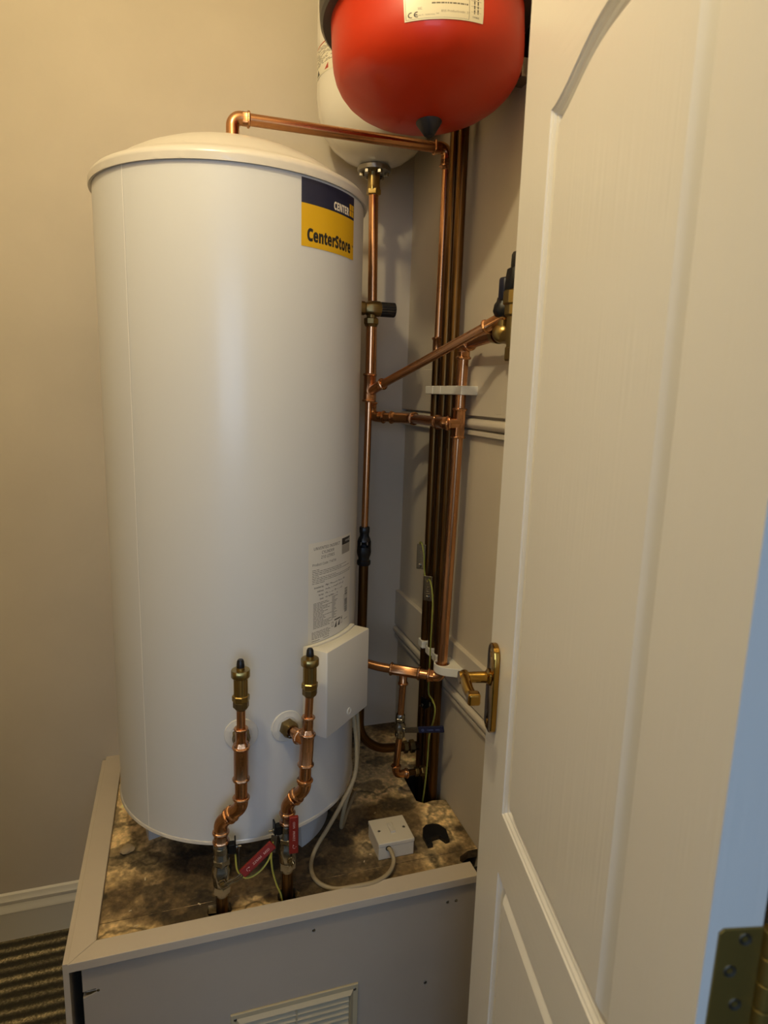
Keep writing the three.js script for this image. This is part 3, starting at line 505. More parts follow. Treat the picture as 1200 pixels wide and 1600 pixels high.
// lever text: reads outwards from the valve
const levText = canvasTex(512, 128, (c, w, h) => {
  c.fillStyle = '#7c1808'; c.fillRect(0, 0, w, h); c.strokeStyle = '#d6b8b0'; c.fillStyle = '#d6b8b0'; c.lineWidth = 6;
  c.beginPath(); c.arc(92, 70, 26, Math.PI * 0.75, Math.PI * 1.9); c.stroke(); c.font = 'bold 24px sans-serif'; c.fillText('0', 84, 112); c.beginPath(); c.moveTo(104, 42); c.lineTo(128, 52); c.lineTo(108, 66); c.fill();
  c.font = '54px sans-serif'; c.fillText('22MM', 176, 84); c.fillText('MID', 366, 84);
});
const levMat = MS({ map: levText, roughness: 0.5 });
function grip(parent, mat, textMat, a, b, nrm, w, th) {     // sleeve of a lever from a to b, broad face towards nrm
  const X = b.clone().sub(a), L = X.length(), c = lerp(a, b, 0.5), x = X.clone().normalize(), z = nrm.clone().addScaledVector(x, -nrm.dot(x)).normalize(), y = z.clone().cross(x);
  const g = part(parent, 'grip', rboxAt(c, L, w, th, 0.0025, x, y), mat);
  if (textMat) { const q = new THREE.PlaneGeometry(L - 0.006, w - 0.005).applyMatrix4(new THREE.Matrix4().makeBasis(x, y, z).setPosition(c.clone().addScaledVector(z, th / 2 + 0.0003))); part(g, 'lettering', q, textMat); }
  return g;
}
function valve(label, p, y0, y1, spin, armTo, ga, gb, nrm) {
  const o = thing('ball_valve', label, 'valve', V(p.x, y0, p.z), 'red lever valves'), h = y1 - y0, q = (t) => V(p.x, y0 + h * t, p.z);
  part(o, 'body', [turn(q(0.2), UP, [[0.0145, 0], [0.0168, 0.003], [0.0172, h * 0.14], [0.0195, h * 0.2], [0.0195, h * 0.33], [0.0168, h * 0.38], [0.0165, h * 0.42]], 36)], M.nickel);
  part(o, 'union_nut', [hex(q(0.06), UP, 0.0178, h * 0.15), turn(q(0), UP, [[0.0125, 0], [0.0152, h * 0.05], [0.0155, h * 0.08]], 28)], M.nickel);
  part(o, 'union_nut', [hex(q(0.6), UP, 0.0178, h * 0.12), turn(q(0.71), UP, [[0.0155, 0], [0.0148, 0.004], [0.0142, 0.006], [0.0142, h * 0.25], [0.0126, h * 0.29]], 28)], M.nickel);
  const s = V(spin.x, spin.y, p.z), d = spin.clone().sub(s);
  part(o, 'spindle', [disc(at(s, d, 0.008), d, 0.0085, 0.012, 0.001, 20), hex(at(spin, d, -0.002), d, 0.0062, 0.0055), disc(at(spin, d, 0.003), d, 0.003, 0.003, 0.0005, 12)], M.brassDull);
  const lv = part(o, 'lever', [rboxAt(at(spin, d, 0.001), 0.017, 0.016, 0.0022, 0.0009, armTo.clone().sub(spin), UP), sweep(roundPath([at(spin, d, 0.001), lerp(at(spin, d, 0.001), armTo, 0.45), armTo, lerp(ga, gb, 0.25)], 0.008), 0.0024, 8), sweep(roundPath([at(spin, d, 0.001).add(V(0.004, -0.004, 0)), armTo.clone().add(V(0.003, -0.007, 0)), lerp(ga, gb, 0.2).add(V(0.002, -0.003, 0))], 0.008), 0.002, 8)], M.nickel);
  grip(lv, M.redGrip, levMat, ga, gb, nrm, 0.0185, 0.008);
}
valve('nickel ball valve on the left riser, its red lever slanting up to the right', lowL, 0.024, 0.142, V(-0.066, 0.066, 0.652), V(-0.040, 0.083, 0.662), V(-0.030, 0.0895, 0.663), V(0.0305, 0.143, 0.663), V(-0.08, 0.35, 1));
valve('nickel ball valve on the right riser, its red lever standing upright', lowR, 0.046, 0.158, V(0.070, 0.082, 0.647), V(0.0725, 0.100, 0.657), V(0.0725, 0.110, 0.657), V(0.0725, 0.192, 0.657), V(-0.05, 0.25, 1));

// earth clamps on the two valves, with green and yellow bonding wire
const wireTex = canvasTex(64, 64, (c) => { c.fillStyle = '#b0a545'; c.fillRect(0, 0, 64, 64); c.fillStyle = '#4d7034'; c.fillRect(0, 0, 8, 64); c.fillRect(32, 0, 8, 64); });
const wireMat = MS({ map: wireTex, roughness: 0.5 });
function earthClamp(label, p, dir, tagDir, hasTag = true) {
  const o = thing('earth_clamp', label, 'pipe clamp', p), d = dir.clone().normalize(), s = d.clone().cross(UP).normalize();
  part(o, 'strap', turn(at(p, UP, -0.006), UP, [[R22 + 0.0022, 0], [R22 + 0.0032, 0], [R22 + 0.0032, 0.012], [R22 + 0.0022, 0.012]], 28), M.nickel);
  const b = part(o, 'block', [rboxAt(at(p, d, 0.021), 0.015, 0.020, 0.014, 0.001, d, UP), rboxAt(at(p, d, 0.027).add(V(0, 0.006, 0)), 0.003, 0.026, 0.018, 0.0008, d, UP)], M.darkSteel);
  part(b, 'screw', [disc(at(p, d, 0.028), d, 0.0038, 0.004, 0.0008, 14), disc(at(p, d, 0.032), d, 0.0018, 0.007, 0.0004, 10)], M.nickel);
  if (hasTag) part(o, 'tag', rboxAt(at(p, d, 0.028).add(V(0, -0.026, 0)).addScaledVector(tagDir, 0.006), 0.0012, 0.040, 0.012, 0.0005, tagDir, V(0.12, 1, 0)), M.steel);
  return o;
}
earthClamp('earth clamp strapped round the left riser just above its ball valve', V(lowL.x, 0.128, lowL.z), V(1, 0, 0.06), V(1, 0, 0.2));
earthClamp('earth clamp strapped round the right riser behind its upright red lever', V(lowR.x, 0.147, lowR.z), V(-1, 0, 0.1), V(-0.3, 0, 1));
function wire(label, pts, r = 0.0021, mat = wireMat, name = 'earth_wire', cat = 'wire', group) {
  const o = new THREE.Mesh(sweep(smooth(pts, 60), r, 10), mat), p = pts[0]; o.geometry.translate(-p.x, -p.y, -p.z); o.position.copy(p);
  o.name = numbered(name); o.userData = { label, category: cat }; if (group) o.userData.group = group; o.castShadow = o.receiveShadow = true; scene.add(o); return o;
}
wire('green and yellow wire linking the two riser earth clamps behind the slanting red lever', [V(-0.040, 0.112, 0.632), V(-0.036, 0.078, 0.640), V(-0.020, 0.064, 0.645), V(0.006, 0.070, 0.642), V(0.027, 0.092, 0.636), V(0.036, 0.128, 0.630), V(0.040, 0.141, 0.628)]);
wire('green and yellow wire dropping from the right riser clamp into the pipe hole', [V(0.039, 0.140, 0.630), V(0.031, 0.105, 0.636), V(0.032, 0.070, 0.640), V(0.041, 0.030, 0.640), V(0.051, -0.002, 0.636), V(0.054, -0.05, 0.632)]);

// ───────────── pipes along the right wall ─────────────
const PX = 0.4835, Z1 = 0.297, Z2 = 0.349, Z3 = 0.393;
{
  const o = thing('copper_pipe', 'bright copper pipe from the cylinder lid across to the wall, then down the corner', 'pipe', V(PX, -0.1, Z1));
  const a = V(0, 1.49, 0.305), b = V(0, 1.577, 0.305), c = V(PX, 1.581, 0.303), e = V(PX, 1.15, Z1);
  const h = c.clone().sub(b), dn = e.clone().sub(c);
  part(o, 'pipe_section', pipe([a, at(b, UP, -0.02)], R22), M.copper);
  part(o, 'elbow', elbow(at(b, UP, -0.054), b, at(b, h, 0.036), R22), M.copper);
  part(o, 'pipe_section', pipe([at(b, h, 0.02), at(c, h, -0.03)], R22), M.copper);
  part(o, 'elbow', [elbow(at(c, h, -0.034), c, at(c, dn, 0.040), R22), turn(at(c, dn, 0.038), dn, [[R22 + 0.003, 0], [R22, 0.004], [0.0098, 0.008]], 26)], M.copper);
  part(o, 'pipe_section', pipe([at(c, dn, 0.03), e], 0.0094), M.copper);
  part(o, 'coupling', sleeve(V(PX, 1.118, Z1), V(PX, 1.161, Z1), 0.0104), M.copper);
  part(o, 'pipe_section', pipe([V(PX, 1.13, Z1), V(PX, -0.1, Z1)], R22 - 0.0006), M.copperOld, 'old brown length below the coupling');
}
for (const [z, l, x] of [[Z2, 'old brown copper pipe at the wall, middle one of the three running to the floor', PX], [Z3, 'old brown copper pipe at the wall, rightmost of the three running to the floor', PX]]) {
  const o = thing('copper_pipe', l, 'pipe', V(x, -0.1, z));
  part(o, 'pipe_section', pipe([V(x, -0.1, z), V(x, CH, z)], R22), M.copperOld);
}
const P4t = V(0.477, 1.133, 0.466), P4b = V(0.4655, 0.352, 0.455), P4 = (y) => lerp(P4b, P4t, (y - P4b.y) / (P4t.y - P4b.y));
const feedEnd = V(0.262, 0.358, 0.325), feedDir = feedEnd.clone().sub(P4b).normalize(), teeF = at(P4b, feedDir, 0.094);
{
  const o = thing('copper_pipe', 'bright copper riser nearest the door, from brass reducing valve down to the cylinder side', 'pipe', V(P4b.x, P4b.y, P4b.z));
  const e = V(0.466, 1.1415, 0.64), he = e.clone().sub(P4t);
  part(o, 'pipe_section', pipe([at(P4t, he, 0.03), e], R22), M.copper);
  part(o, 'elbow', elbow(P4(1.1015), P4t, at(P4t, he, 0.038), R22), M.copper);
  part(o, 'pipe_section', pipe([P4(1.11), P4(0.985)], R22), M.copper);
  const tc = P4(0.962), bl = V(0.445, 0.962, tc.z - 0.001);
  part(o, 'tee', tee(P4(0.928), P4(0.996), tc, bl, R22), M.copper);
  part(o, 'pipe_section', pipe([P4(0.94), P4(0.365)], R22), M.copper);
  part(o, 'elbow', elbow(P4(0.386), P4b, at(P4b, feedDir, 0.034), R22), M.copper);
  part(o, 'pipe_section', pipe([at(P4b, feedDir, 0.03), at(teeF, feedDir, -0.02)], R22), M.copper);
  part(o, 'tee', tee(at(teeF, feedDir, -0.042), at(teeF, feedDir, 0.034), teeF, at(teeF, V(0, -1, 0), 0.036), R22, R15), M.copper);
  part(o, 'pipe_section', pipe([at(teeF, feedDir, 0.02), at(teeF, feedDir, 0.065), V(feedEnd.x + 0.03, feedEnd.y + 0.004, feedEnd.z + 0.012), V(feedEnd.x, feedEnd.y + 0.002, feedEnd.z - 0.004)], R22 - 0.001, 0.03), M.copper);
}
{ // drop pipe with blue-handled valve
  const o = thing('copper_pipe', 'short thin copper drop below the tee, holding the blue handled valve', 'pipe', V(0.381, 0.07, 0.392));
  const a = at(teeF, V(0, -1, 0), 0.03), k = V(0.381, 0.066, 0.390), b = V(0.474, 0.056, 0.378), hd = b.clone().sub(k);
  part(o, 'pipe_section', pipe([a, V(0.384, 0.235, teeF.z - 0.003)], R15), M.copper);
  part(o, 'pipe_section', pipe([V(0.384, 0.18, teeF.z - 0.004), at(k, UP, 0.02)], R15), M.copper);
  part(o, 'elbow', elbow(at(k, UP, 0.027), k, at(k, hd, 0.034), R15), M.copper);
  part(o, 'pipe_section', pipe([at(k, hd, 0.03), b], R15), M.copperOld);
  part(o, 'coupling', [hex(at(k, hd, 0.072), hd, 0.0135, 0.014), hex(at(k, hd, 0.055), hd, 0.012, 0.010)], M.brassDull);
  const p = V(0.384, 0.1735, teeF.z - 0.004), v = thing('ball_valve', 'small nickel ball valve with flat blue lever, low by the old wall pipes', 'valve', p);
  part(v, 'body', [hex(at(p, UP, 0.004), UP, 0.0125, 0.012), turn(p, UP, [[0.009, 0], [0.0115, 0.006], [0.0115, 0.016], [0.0138, 0.022], [0.0138, 0.036], [0.0112, 0.042], [0.0112, 0.045]], 28), hex(at(p, UP, 0.046), UP, 0.0122, 0.010), turn(at(p, UP, 0.056), UP, [[0.0112, 0], [0.0115, 0.006], [0.0092, 0.010]], 28)], M.nickel);
  const s = at(p, UP, 0.028), d1 = V(0.72, 0.26, 0.62).normalize();
  const lv = part(v, 'lever', [disc(at(s, V(0.5, 0, 1), 0.008), V(0.5, 0, 1), 0.0065, 0.012, 0.001, 16), rboxAt(at(s, V(0.5, 0, 1), 0.017).addScaledVector(d1, 0.012), 0.05, 0.0145, 0.003, 0.0008, d1, UP)], M.nickel);
  grip(lv, M.blueGrip, MS({ map: canvasTex(256, 64, (c) => { c.fillStyle = '#0d1234'; c.fillRect(0, 0, 256, 64); c.fillStyle = '#6f7cb0'; c.strokeStyle = '#6f7cb0'; c.lineWidth = 4; c.strokeRect(30, 22, 20, 22); c.font = '26px sans-serif'; c.fillText('15MM', 84, 42); c.fillText('MID', 180, 42); }), roughness: 0.5 }), at(s, V(0.5, 0, 1), 0.017).addScaledVector(d1, 0.037), at(s, V(0.5, 0, 1), 0.017).addScaledVector(d1, 0.104), V(-0.6, 0.1, 1), 0.0165, 0.006);
}

// ───────────── white expansion vessel and its pipe ─────────────
const WV = V(0.355, 0, 0.147), WR = 0.143;
{
  const v = thing('expansion_vessel', 'white expansion vessel in the corner, hanging behind the red vessel', 'vessel', V(WV.x, 1.56, WV.z));
  part(v, 'tank', turn(V(WV.x, 0, WV.z), UP, [[0.02, 1.573], [0.045, 1.578], [0.075, 1.590], [0.105, 1.612], [0.126, 1.640], [0.138, 1.672], [WR, 1.71], [WR, 1.98], [0.135, 2.03], [0.11, 2.07], [0.06, 2.1], [0, 2.105]], 96, 1.2), M.enamel);
  const fl = part(v, 'flange', turn(V(WV.x, 1.5625, WV.z), UP, [[0.014, -0.004], [0.036, -0.004], [0.040, -0.002], [0.0415, 0.002], [0.0415, 0.007], [0.039, 0.010], [0.02, 0.014]], 48, 0.6), M.steel);
  for (let k = 0; k < 6; k++) { const a = k / 6 * Math.PI * 2 + 0.35; part(fl, 'bolt', hex(V(WV.x + 0.031 * Math.cos(a), 1.5505, WV.z + 0.031 * Math.sin(a)), UP, 0.0068, 0.009), M.nickel); }
  part(v, 'connector', [turn(V(WV.x, 1.515, WV.z), UP, [[0.013, 0], [0.0165, 0.002], [0.0165, 0.010], [0.0155, 0.012], [0.0155, 0.044]], 28), hex(V(WV.x, 1.507, WV.z), UP, 0.0185, 0.014)], M.brass);
  const lt = canvasTex(256, 300, (c, w, h) => { c.fillStyle = '#e2dcc8'; c.fillRect(0, 0, w, h); c.fillStyle = '#3a332c'; let s = 5; const r = () => { s = (s * 1103515245 + 12345) & 0x7fffffff; return s / 0x7fffffff; }; for (let i = 0; i < 15; i++) for (let x = 12; x < 230;) { const q = 8 + 26 * r(); if (r() > 0.25) c.fillRect(x, 34 + i * 12, q, 5); x += q + 6; } c.fillStyle = '#a53322'; c.fillRect(14, 10, 120, 12); c.beginPath(); c.moveTo(110, 280); c.lineTo(140, 280); c.lineTo(138, 226); c.fill(); c.fillStyle = '#222'; c.beginPath(); c.moveTo(20, 285); c.lineTo(60, 285); c.lineTo(40, 222); c.fill(); });
  part(v, 'data_label', wrap(WV, WR + 0.0006, -96, -42, 1.745, 1.812), MS({ map: lt, roughness: 0.5 }));
}
{
  const o = thing('copper_pipe', 'copper pipe down from white vessel, turning low to join the riser by the door', 'pipe', V(0.357, 0.962, 0.15));
  const a = V(WV.x, 1.515, WV.z), k1 = V(0.362, 0.962, 0.152), k2 = V(0.444, 0.9625, 0.236), k3 = V(0.4435, 0.962, 0.4645), h1 = k2.clone().sub(k1), h2 = k3.clone().sub(k2);
  part(o, 'pipe_section', pipe([a, at(k1, UP, 0.02)], R22), M.copper);
  part(o, 'elbow', elbow(at(k1, a.clone().sub(k1), 0.038), k1, at(k1, h1, 0.040), R22), M.copper);
  part(o, 'pipe_section', pipe([at(k1, h1, 0.03), at(k2, h1, -0.03)], R22), M.copper);
  part(o, 'elbow', elbow(at(k2, h1, -0.060), k2, at(k2, h2, 0.022), R22, 0.014), M.copper);
  part(o, 'pipe_section', pipe([at(k2, h2, 0.015), at(k3, h2, -0.04)], R22), M.copper);
  part(o, 'elbow', [elbow(at(k3, h2, -0.052), lerp(k3, k2, 0.03), V(0.452, 0.962, 0.4655), R22, 0.014)], M.copper);
}
// ───────────── relief valve, discharge pipes, tundish ─────────────
const DX = 0.305, DZ = 0.325;
{
  const p = V(0.273, 1.213, DZ), v = thing('relief_valve', 'brass relief valve with black cap on the side of the cylinder', 'valve', p), X = V(1, 0, 0);
  part(v, 'body', [turn(p, X, [[0.0125, 0], [0.0155, 0.003], [0.0155, 0.014], [0.0135, 0.017], [0.0165, 0.024], [0.0178, 0.032], [0.0178, 0.050], [0.016, 0.053]], 28), turn(V(DX, 1.203, DZ), V(0, -1, 0), [[0.011, 0], [0.011, 0.018]], 24)], M.brassDull);
  part(v, 'union_nut', [hex(V(DX, 1.178, DZ), UP, 0.0175, 0.014, 8), turn(V(DX, 1.173, DZ), UP, [[0.013, 0], [0.0155, 0.005]], 24)], M.brassDull);
  const pr = []; for (let i = 0; i <= 60; i++) { const a = i / 60 * Math.PI * 2, r = 0.0165 - 0.0012 * Math.pow(0.5 + 0.5 * Math.cos(15 * a), 2); pr.push([r * Math.cos(a), r * Math.sin(a)]); }
  part(v, 'cap', extrude(poly(pr), 0.036, 0.002).rotateY(Math.PI / 2).translate(p.x + 0.052, p.y, p.z), M.black);
}
const diagA = V(DX, 1.027, DZ), diagB = V(0.462, 1.1735, 0.688), dgd = diagB.clone().sub(diagA).normalize();
{
  const o = thing('copper_pipe', 'copper pipe running down beside the cylinder from brass relief valve to black tundish', 'pipe', V(DX, 0.69, DZ));
  part(o, 'pipe_section', pipe([V(DX, 1.18, DZ), V(DX, 1.05, DZ)], R22 - 0.001), M.copper);
  part(o, 'tee', [sleeve(V(DX - 0.001, 1.002, DZ), V(DX, 1.068, DZ), R22 - 0.0005), elbow(at(diagA, dgd, 0.052), at(diagA, dgd, 0.022), V(DX, 1.024, DZ), 0.0092, 0.012)], M.copper);
  part(o, 'pipe_section', pipe([V(DX - 0.001, 1.01, DZ), V(DX - 0.004, 0.695, DZ)], R15), M.copper);
  const d = thing('copper_pipe', 'long copper pipe slanting up from the tee beside the cylinder to the reducing valve', 'pipe', diagA);
  part(d, 'pipe_section', pipe([at(diagA, dgd, 0.04), at(diagB, dgd, -0.01)], 0.0093), M.copper);
  part(d, 'coupling', [sleeve(at(diagB, dgd, -0.058), at(diagB, dgd, -0.012), 0.0096, true, false), turn(at(diagB, dgd, -0.014), dgd, [[0.0114, 0], [0.0118, 0.006], [0.0095, 0.012], [0.007, 0.014]], 24)], M.copper);
}
{
  const p = V(DX - 0.004, 0.607, DZ), t = thing('tundish', 'black plastic tundish with an open window, on the discharge pipe beside the cylinder', 'tundish', p), X = V(p.x, 0, p.z);
  const pr = [[0.0148, 0], [0.0165, 0.002], [0.0170, 0.006], [0.0168, 0.011], [0.0138, 0.0135], [0.0135, 0.018], [0.0165, 0.026], [0.0178, 0.034], [0.0170, 0.046]];
  part(t, 'body', [turn(p, UP, [[0.011, 0.003], ...pr, [0.0150, 0.046], [0.0148, 0.030], [0.011, 0.016]], 32), turn(p, UP, [[0.0145, 0.060], [0.0162, 0.060], [0.0150, 0.066], [0.0115, 0.073], [0.0112, 0.080], [0.0125, 0.082], [0.0127, 0.094], [0.0115, 0.096], [0.0085, 0.096]], 32),
    turn(at(p, UP, 0.055), UP, [[0.0085, 0.016], [0.0062, 0.003], [0.0045, -0.004], [0.0035, -0.004]], 20),
    ...[0.77, 2.86, 4.96].map((a) => { const g = wrap(p, 0.0168, a * 57.3 - 24, a * 57.3 + 24, p.y + 0.044, p.y + 0.062, 8); const h = wrap(p, 0.0148, a * 57.3 - 24, a * 57.3 + 24, p.y + 0.044, p.y + 0.062, 8); return merge(g, h); })], M.black);
  const o = thing('copper_pipe', 'darkened copper pipe curving from under the black tundish to the foot of the wall pipes', 'pipe', V(DX, 0.1, DZ));
  const e = V(PX - 0.008, 0.082, Z1 + 0.004);
  part(o, 'pipe_section', sweep(roundPath([V(DX - 0.004, 0.612, DZ), V(DX - 0.002, 0.10, 0.312), e], 0.105, 18), R22, 20), M.copperOld);
  part(o, 'coupling', [hex(V(PX - 0.052, 0.0845, Z1 + 0.006), V(1, -0.02, 0), 0.0165, 0.012), hex(V(PX - 0.034, 0.084, Z1 + 0.005), V(1, -0.02, 0), 0.0175, 0.014)], M.brassDull);
}
// ───────────── pressure reducing valve, half behind the door ─────────────
{
  const a = V(0.462, 1.1415, 0.676), m = V(0.462, 0, 0.722), v = thing('pressure_valve', 'brass pressure reducing valve with black and navy caps, half hidden by the door edge', 'valve', V(0.462, 1.09, 0.70)), Z = V(0, 0, 1);
  part(v, 'inlet', [turn(V(0.466, 1.1415, 0.628), Z, [[0.0125, 0], [0.0165, 0.002], [0.0175, 0.012], [0.0185, 0.02]], 28), new THREE.SphereGeometry(0.0205, 28, 20).scale(1, 0.95, 1.12).translate(a.x, a.y, a.z - 0.004), turn(V(0.462, 1.135, 0.68), Z, [[0.014, 0], [0.014, 0.06]], 24), turn(V(a.x, 1.15, a.z), UP, [[0.0148, 0], [0.0148, 0.016], [0.0165, 0.017], [0.0165, 0.022], [0.015, 0.023], [0.015, 0.028]], 28)], M.brass);
  part(v, 'body', [turn(V(m.x, 1.095, m.z), UP, [[0.0145, 0.012], [0.0165, 0.02], [0.0185, 0.03], [0.0185, 0.07], [0.0235, 0.074], [0.0235, 0.09], [0.027, 0.093], [0.027, 0.114], [0.025, 0.116], [0, 0.116]], 40), hex(V(m.x, 1.088, m.z), UP, 0.0185, 0.026)], M.brass);
  part(v, 'drain_tip', disc(V(m.x, 1.083, m.z), UP, 0.007, 0.008, 0.001, 16), M.black);
  part(v, 'relief_cap', [turn(V(a.x, 1.166, a.z), UP, [[0.013, 0], [0.019, 0.004], [0.0235, 0.014], [0.0215, 0.026], [0.0175, 0.032], [0.0165, 0.038]], 28)], M.black);
  part(v, 'navy_cap', [turn(V(a.x, 1.199, a.z + 0.008), UP, [[0.0165, 0], [0.0185, 0.003], [0.0185, 0.036], [0.017, 0.039], [0, 0.040]], 32)], M.navy);
  part(v, 'adjuster_cap', [turn(V(m.x, 1.21, m.z), UP, [[0.024, 0], [0.0255, 0.003], [0.0245, 0.026], [0.023, 0.037], [0.017, 0.040], [0.0165, 0.062], [0.0145, 0.066], [0, 0.067]], 36)], M.black);
}

// ───────────── red expansion vessel ─────────────
{
  const A = V(0.3236, 0, 0.6007), v = thing('expansion_vessel', 'red expansion vessel with grey band and black cone underneath, hung high by the door', 'vessel', V(A.x, 1.508, A.z));
  const RR = 0.1704, Y = 1.508;
  const prof = [[0.0, 0.0], [0.0155, 0.0009], [0.0367, 0.0034], [0.0596, 0.0077], [0.0825, 0.0135], [0.104, 0.0209], [0.1231, 0.0297], [0.1391, 0.0398], [0.1517, 0.0511], [0.1606, 0.0633], [0.1663, 0.0763], [0.1692, 0.0899], [0.1702, 0.104], [RR, 0.1182]];
  part(v, 'lower_shell', turn(V(A.x, Y, A.z), UP, [...prof, [RR, 0.235]], 96, 1.2), M.red);
  part(v, 'upper_shell', turn(V(A.x, Y + 0.235, A.z), UP, [[RR, 0], [RR, 0.06], [0.165, 0.11], [0.14, 0.16], [0.09, 0.195], [0, 0.205]], 96, 1.2), M.red);
  part(v, 'clamp_band', turn(V(A.x, Y + 0.163, A.z), UP, [[RR - 0.004, 0], [RR + 0.014, -0.002], [RR + 0.0185, 0.002], [RR + 0.019, 0.010], [RR + 0.016, 0.016], [RR + 0.019, 0.022], [RR + 0.0185, 0.030], [RR - 0.004, 0.032]], 96, 0.8), M.bandGrey);
  part(v, 'cone_plug', turn(V(A.x, Y + 0.003, A.z), V(0, -1, 0), [[0.0235, 0], [0.0235, 0.003], [0.021, 0.007], [0.0095, 0.024], [0.0065, 0.026], [0, 0.026]], 32), M.rubber);
  const t = canvasTex(768, 276, (c, w) => {
    const h = 400; c.translate(0, -124); c.fillStyle = '#ddd3b4'; c.fillRect(0, 0, w, h); c.strokeStyle = '#6b6455'; c.lineWidth = 4; c.strokeRect(16, -30, 600, h + 10);
    let s = 3; const r = () => { s = (s * 1103515245 + 12345) & 0x7fffffff; return s / 0x7fffffff; };
    c.fillStyle = '#6a6353'; for (let i = 0; i < 9; i++) { let x = i % 2 ? 40 : 90; if (i === 8) x = 260; if (i === 7) x = 120; while (x < 590) { const q = 10 + 30 * r(); c.fillRect(x, 20 + i * 29, q, 8); x += q + 6; } }
    c.fillStyle = '#26231d'; c.font = 'bold 74px sans-serif'; c.save(); c.lineWidth = 11; c.strokeStyle = '#26231d'; c.beginPath(); c.arc(66, 330, 26, Math.PI * 0.42, Math.PI * 1.58); c.stroke(); c.beginPath(); c.arc(122, 330, 26, Math.PI * 0.42, Math.PI * 1.58); c.moveTo(98, 330); c.lineTo(124, 330); c.stroke(); c.restore();
    c.font = '30px sans-serif'; c.fillStyle = '#5a5446'; c.fillText('BSS Productcode: 37', 345, 318); c.font = '18px sans-serif'; c.fillText('0062', 130, 286); c.fillText('Series: 8 - 15004 litres', 110, 346); c.fillText('bar', 300, 338); c.font = 'bold 26px sans-serif'; c.fillText('11062', 650, 352);
    c.strokeStyle = '#8b8372'; c.lineWidth = 2; for (let y = 20; y < 310; y += 30) { c.beginPath(); c.moveTo(634, y); c.lineTo(740, y); c.stroke(); } c.fillStyle = '#4a4538'; for (const x of [664, 700]) for (let y = 5; y < 300;) { const q = 6 + 16 * r(); c.fillRect(x, y, 13, q); y += q + 5; }
  });
  const lp = [[0.1667, 0.0775], [0.168, 0.083], [0.1692, 0.0899], [0.1702, 0.104], [0.1704, 0.1182], [0.1704, 0.123]].map(([r, y]) => new THREE.Vector2(r + 0.0008, y));
  part(v, 'data_label', new THREE.LatheGeometry(lp, 24, -34 * Math.PI / 180, 43.3 * Math.PI / 180).translate(A.x, Y, A.z), MP({ map: t, roughness: 0.4, clearcoat: 0.3 }), 'cream label with fine print');
  v.rotation.set(-0.062, 0, 0.0468);
  const b = thing('wall_bracket', 'plated steel wall bracket behind the red vessel at the door edge', 'bracket', V(XR, 1.6, A.z));
  part(b, 'tongue', rbox(0.489, XR + 0.001, 1.60, 1.632, A.z - 0.014, A.z + 0.03, 0.001), M.nickel);
  part(b, 'arm', rbox(XR - 0.004, XR + 0.001, 1.60, 1.78, A.z + 0.028, A.z + 0.044, 0.001), M.nickel);
  part(b, 'wall_plate', rbox(XR - 0.003, XR + 0.001, 1.63, 1.9, A.z - 0.014, A.z + 0.03, 0.001), M.nickel);
}

// ───────────── clips, tags, wires on the wall pipes ─────────────
function pipeClip(label, x, y, z, r, w0, w1, group, front = 0.019) {
  const o = thing('pipe_clip', label, 'pipe clip', V(XR, y, z), group), s = new THREE.Shape();   // (z, x) section
  const xf = x - front; s.moveTo(z - w0, XR); s.lineTo(z - w0, xf + 0.004); s.quadraticCurveTo(z - w0, xf, z - w0 + 0.004, xf); s.lineTo(z + w1 - 0.004, xf); s.quadraticCurveTo(z + w1, xf, z + w1, xf + 0.004); s.lineTo(z + w1, XR); s.closePath();
  const h = new THREE.Path(); h.absarc(z, x, r + 0.0004, 0, Math.PI * 2, true); s.holes.push(h);
  // (a, b) -> x = b, z = a, y = extrusion
  const g = extrude(s, 0.0195, 0.0018, 20); g.applyMatrix4(new THREE.Matrix4().set(0, 1, 0, 0, 0, 0, 1, y - 0.01, 1, 0, 0, 0, 0, 0, 0, 1));
  part(o, 'saddle', uvMetres(g), M.clip); return o;
}
const cg = 'white plastic clips in a row on the upper board';
const p4y = P4(1.033);
pipeClip('white plastic clip at the left end of the upper row of pipe clips', PX, 1.035, Z1, R22, 0.024, 0.0252, cg);
pipeClip('white plastic clip second from left in the upper row of pipe clips', PX, 1.035, Z2, R22, 0.0254, 0.0218, cg);
pipeClip('white plastic clip third from left in the upper row of pipe clips', PX, 1.035, Z3, R22, 0.0216, 0.034, cg);
pipeClip('white clip at the right end of the upper clip row, round the bright riser', p4y.x, 1.035, p4y.z, R22, 0.038, 0.034, cg, 0.015);
const cg2 = 'white plastic clips in a row on the lower board';
pipeClip('white clip at the left end of the lower row of small pipe clips', PX, 0.377, Z1, R22, 0.0145, 0.0165, cg2, 0.0145);
pipeClip('white clip in the middle of the lower row of small pipe clips', PX, 0.377, Z2, R22, 0.0145, 0.0155, cg2, 0.0145);
pipeClip('white clip at the right end of the lower row of small pipe clips', PX, 0.377, Z3, R22, 0.0145, 0.0155, cg2, 0.0145);
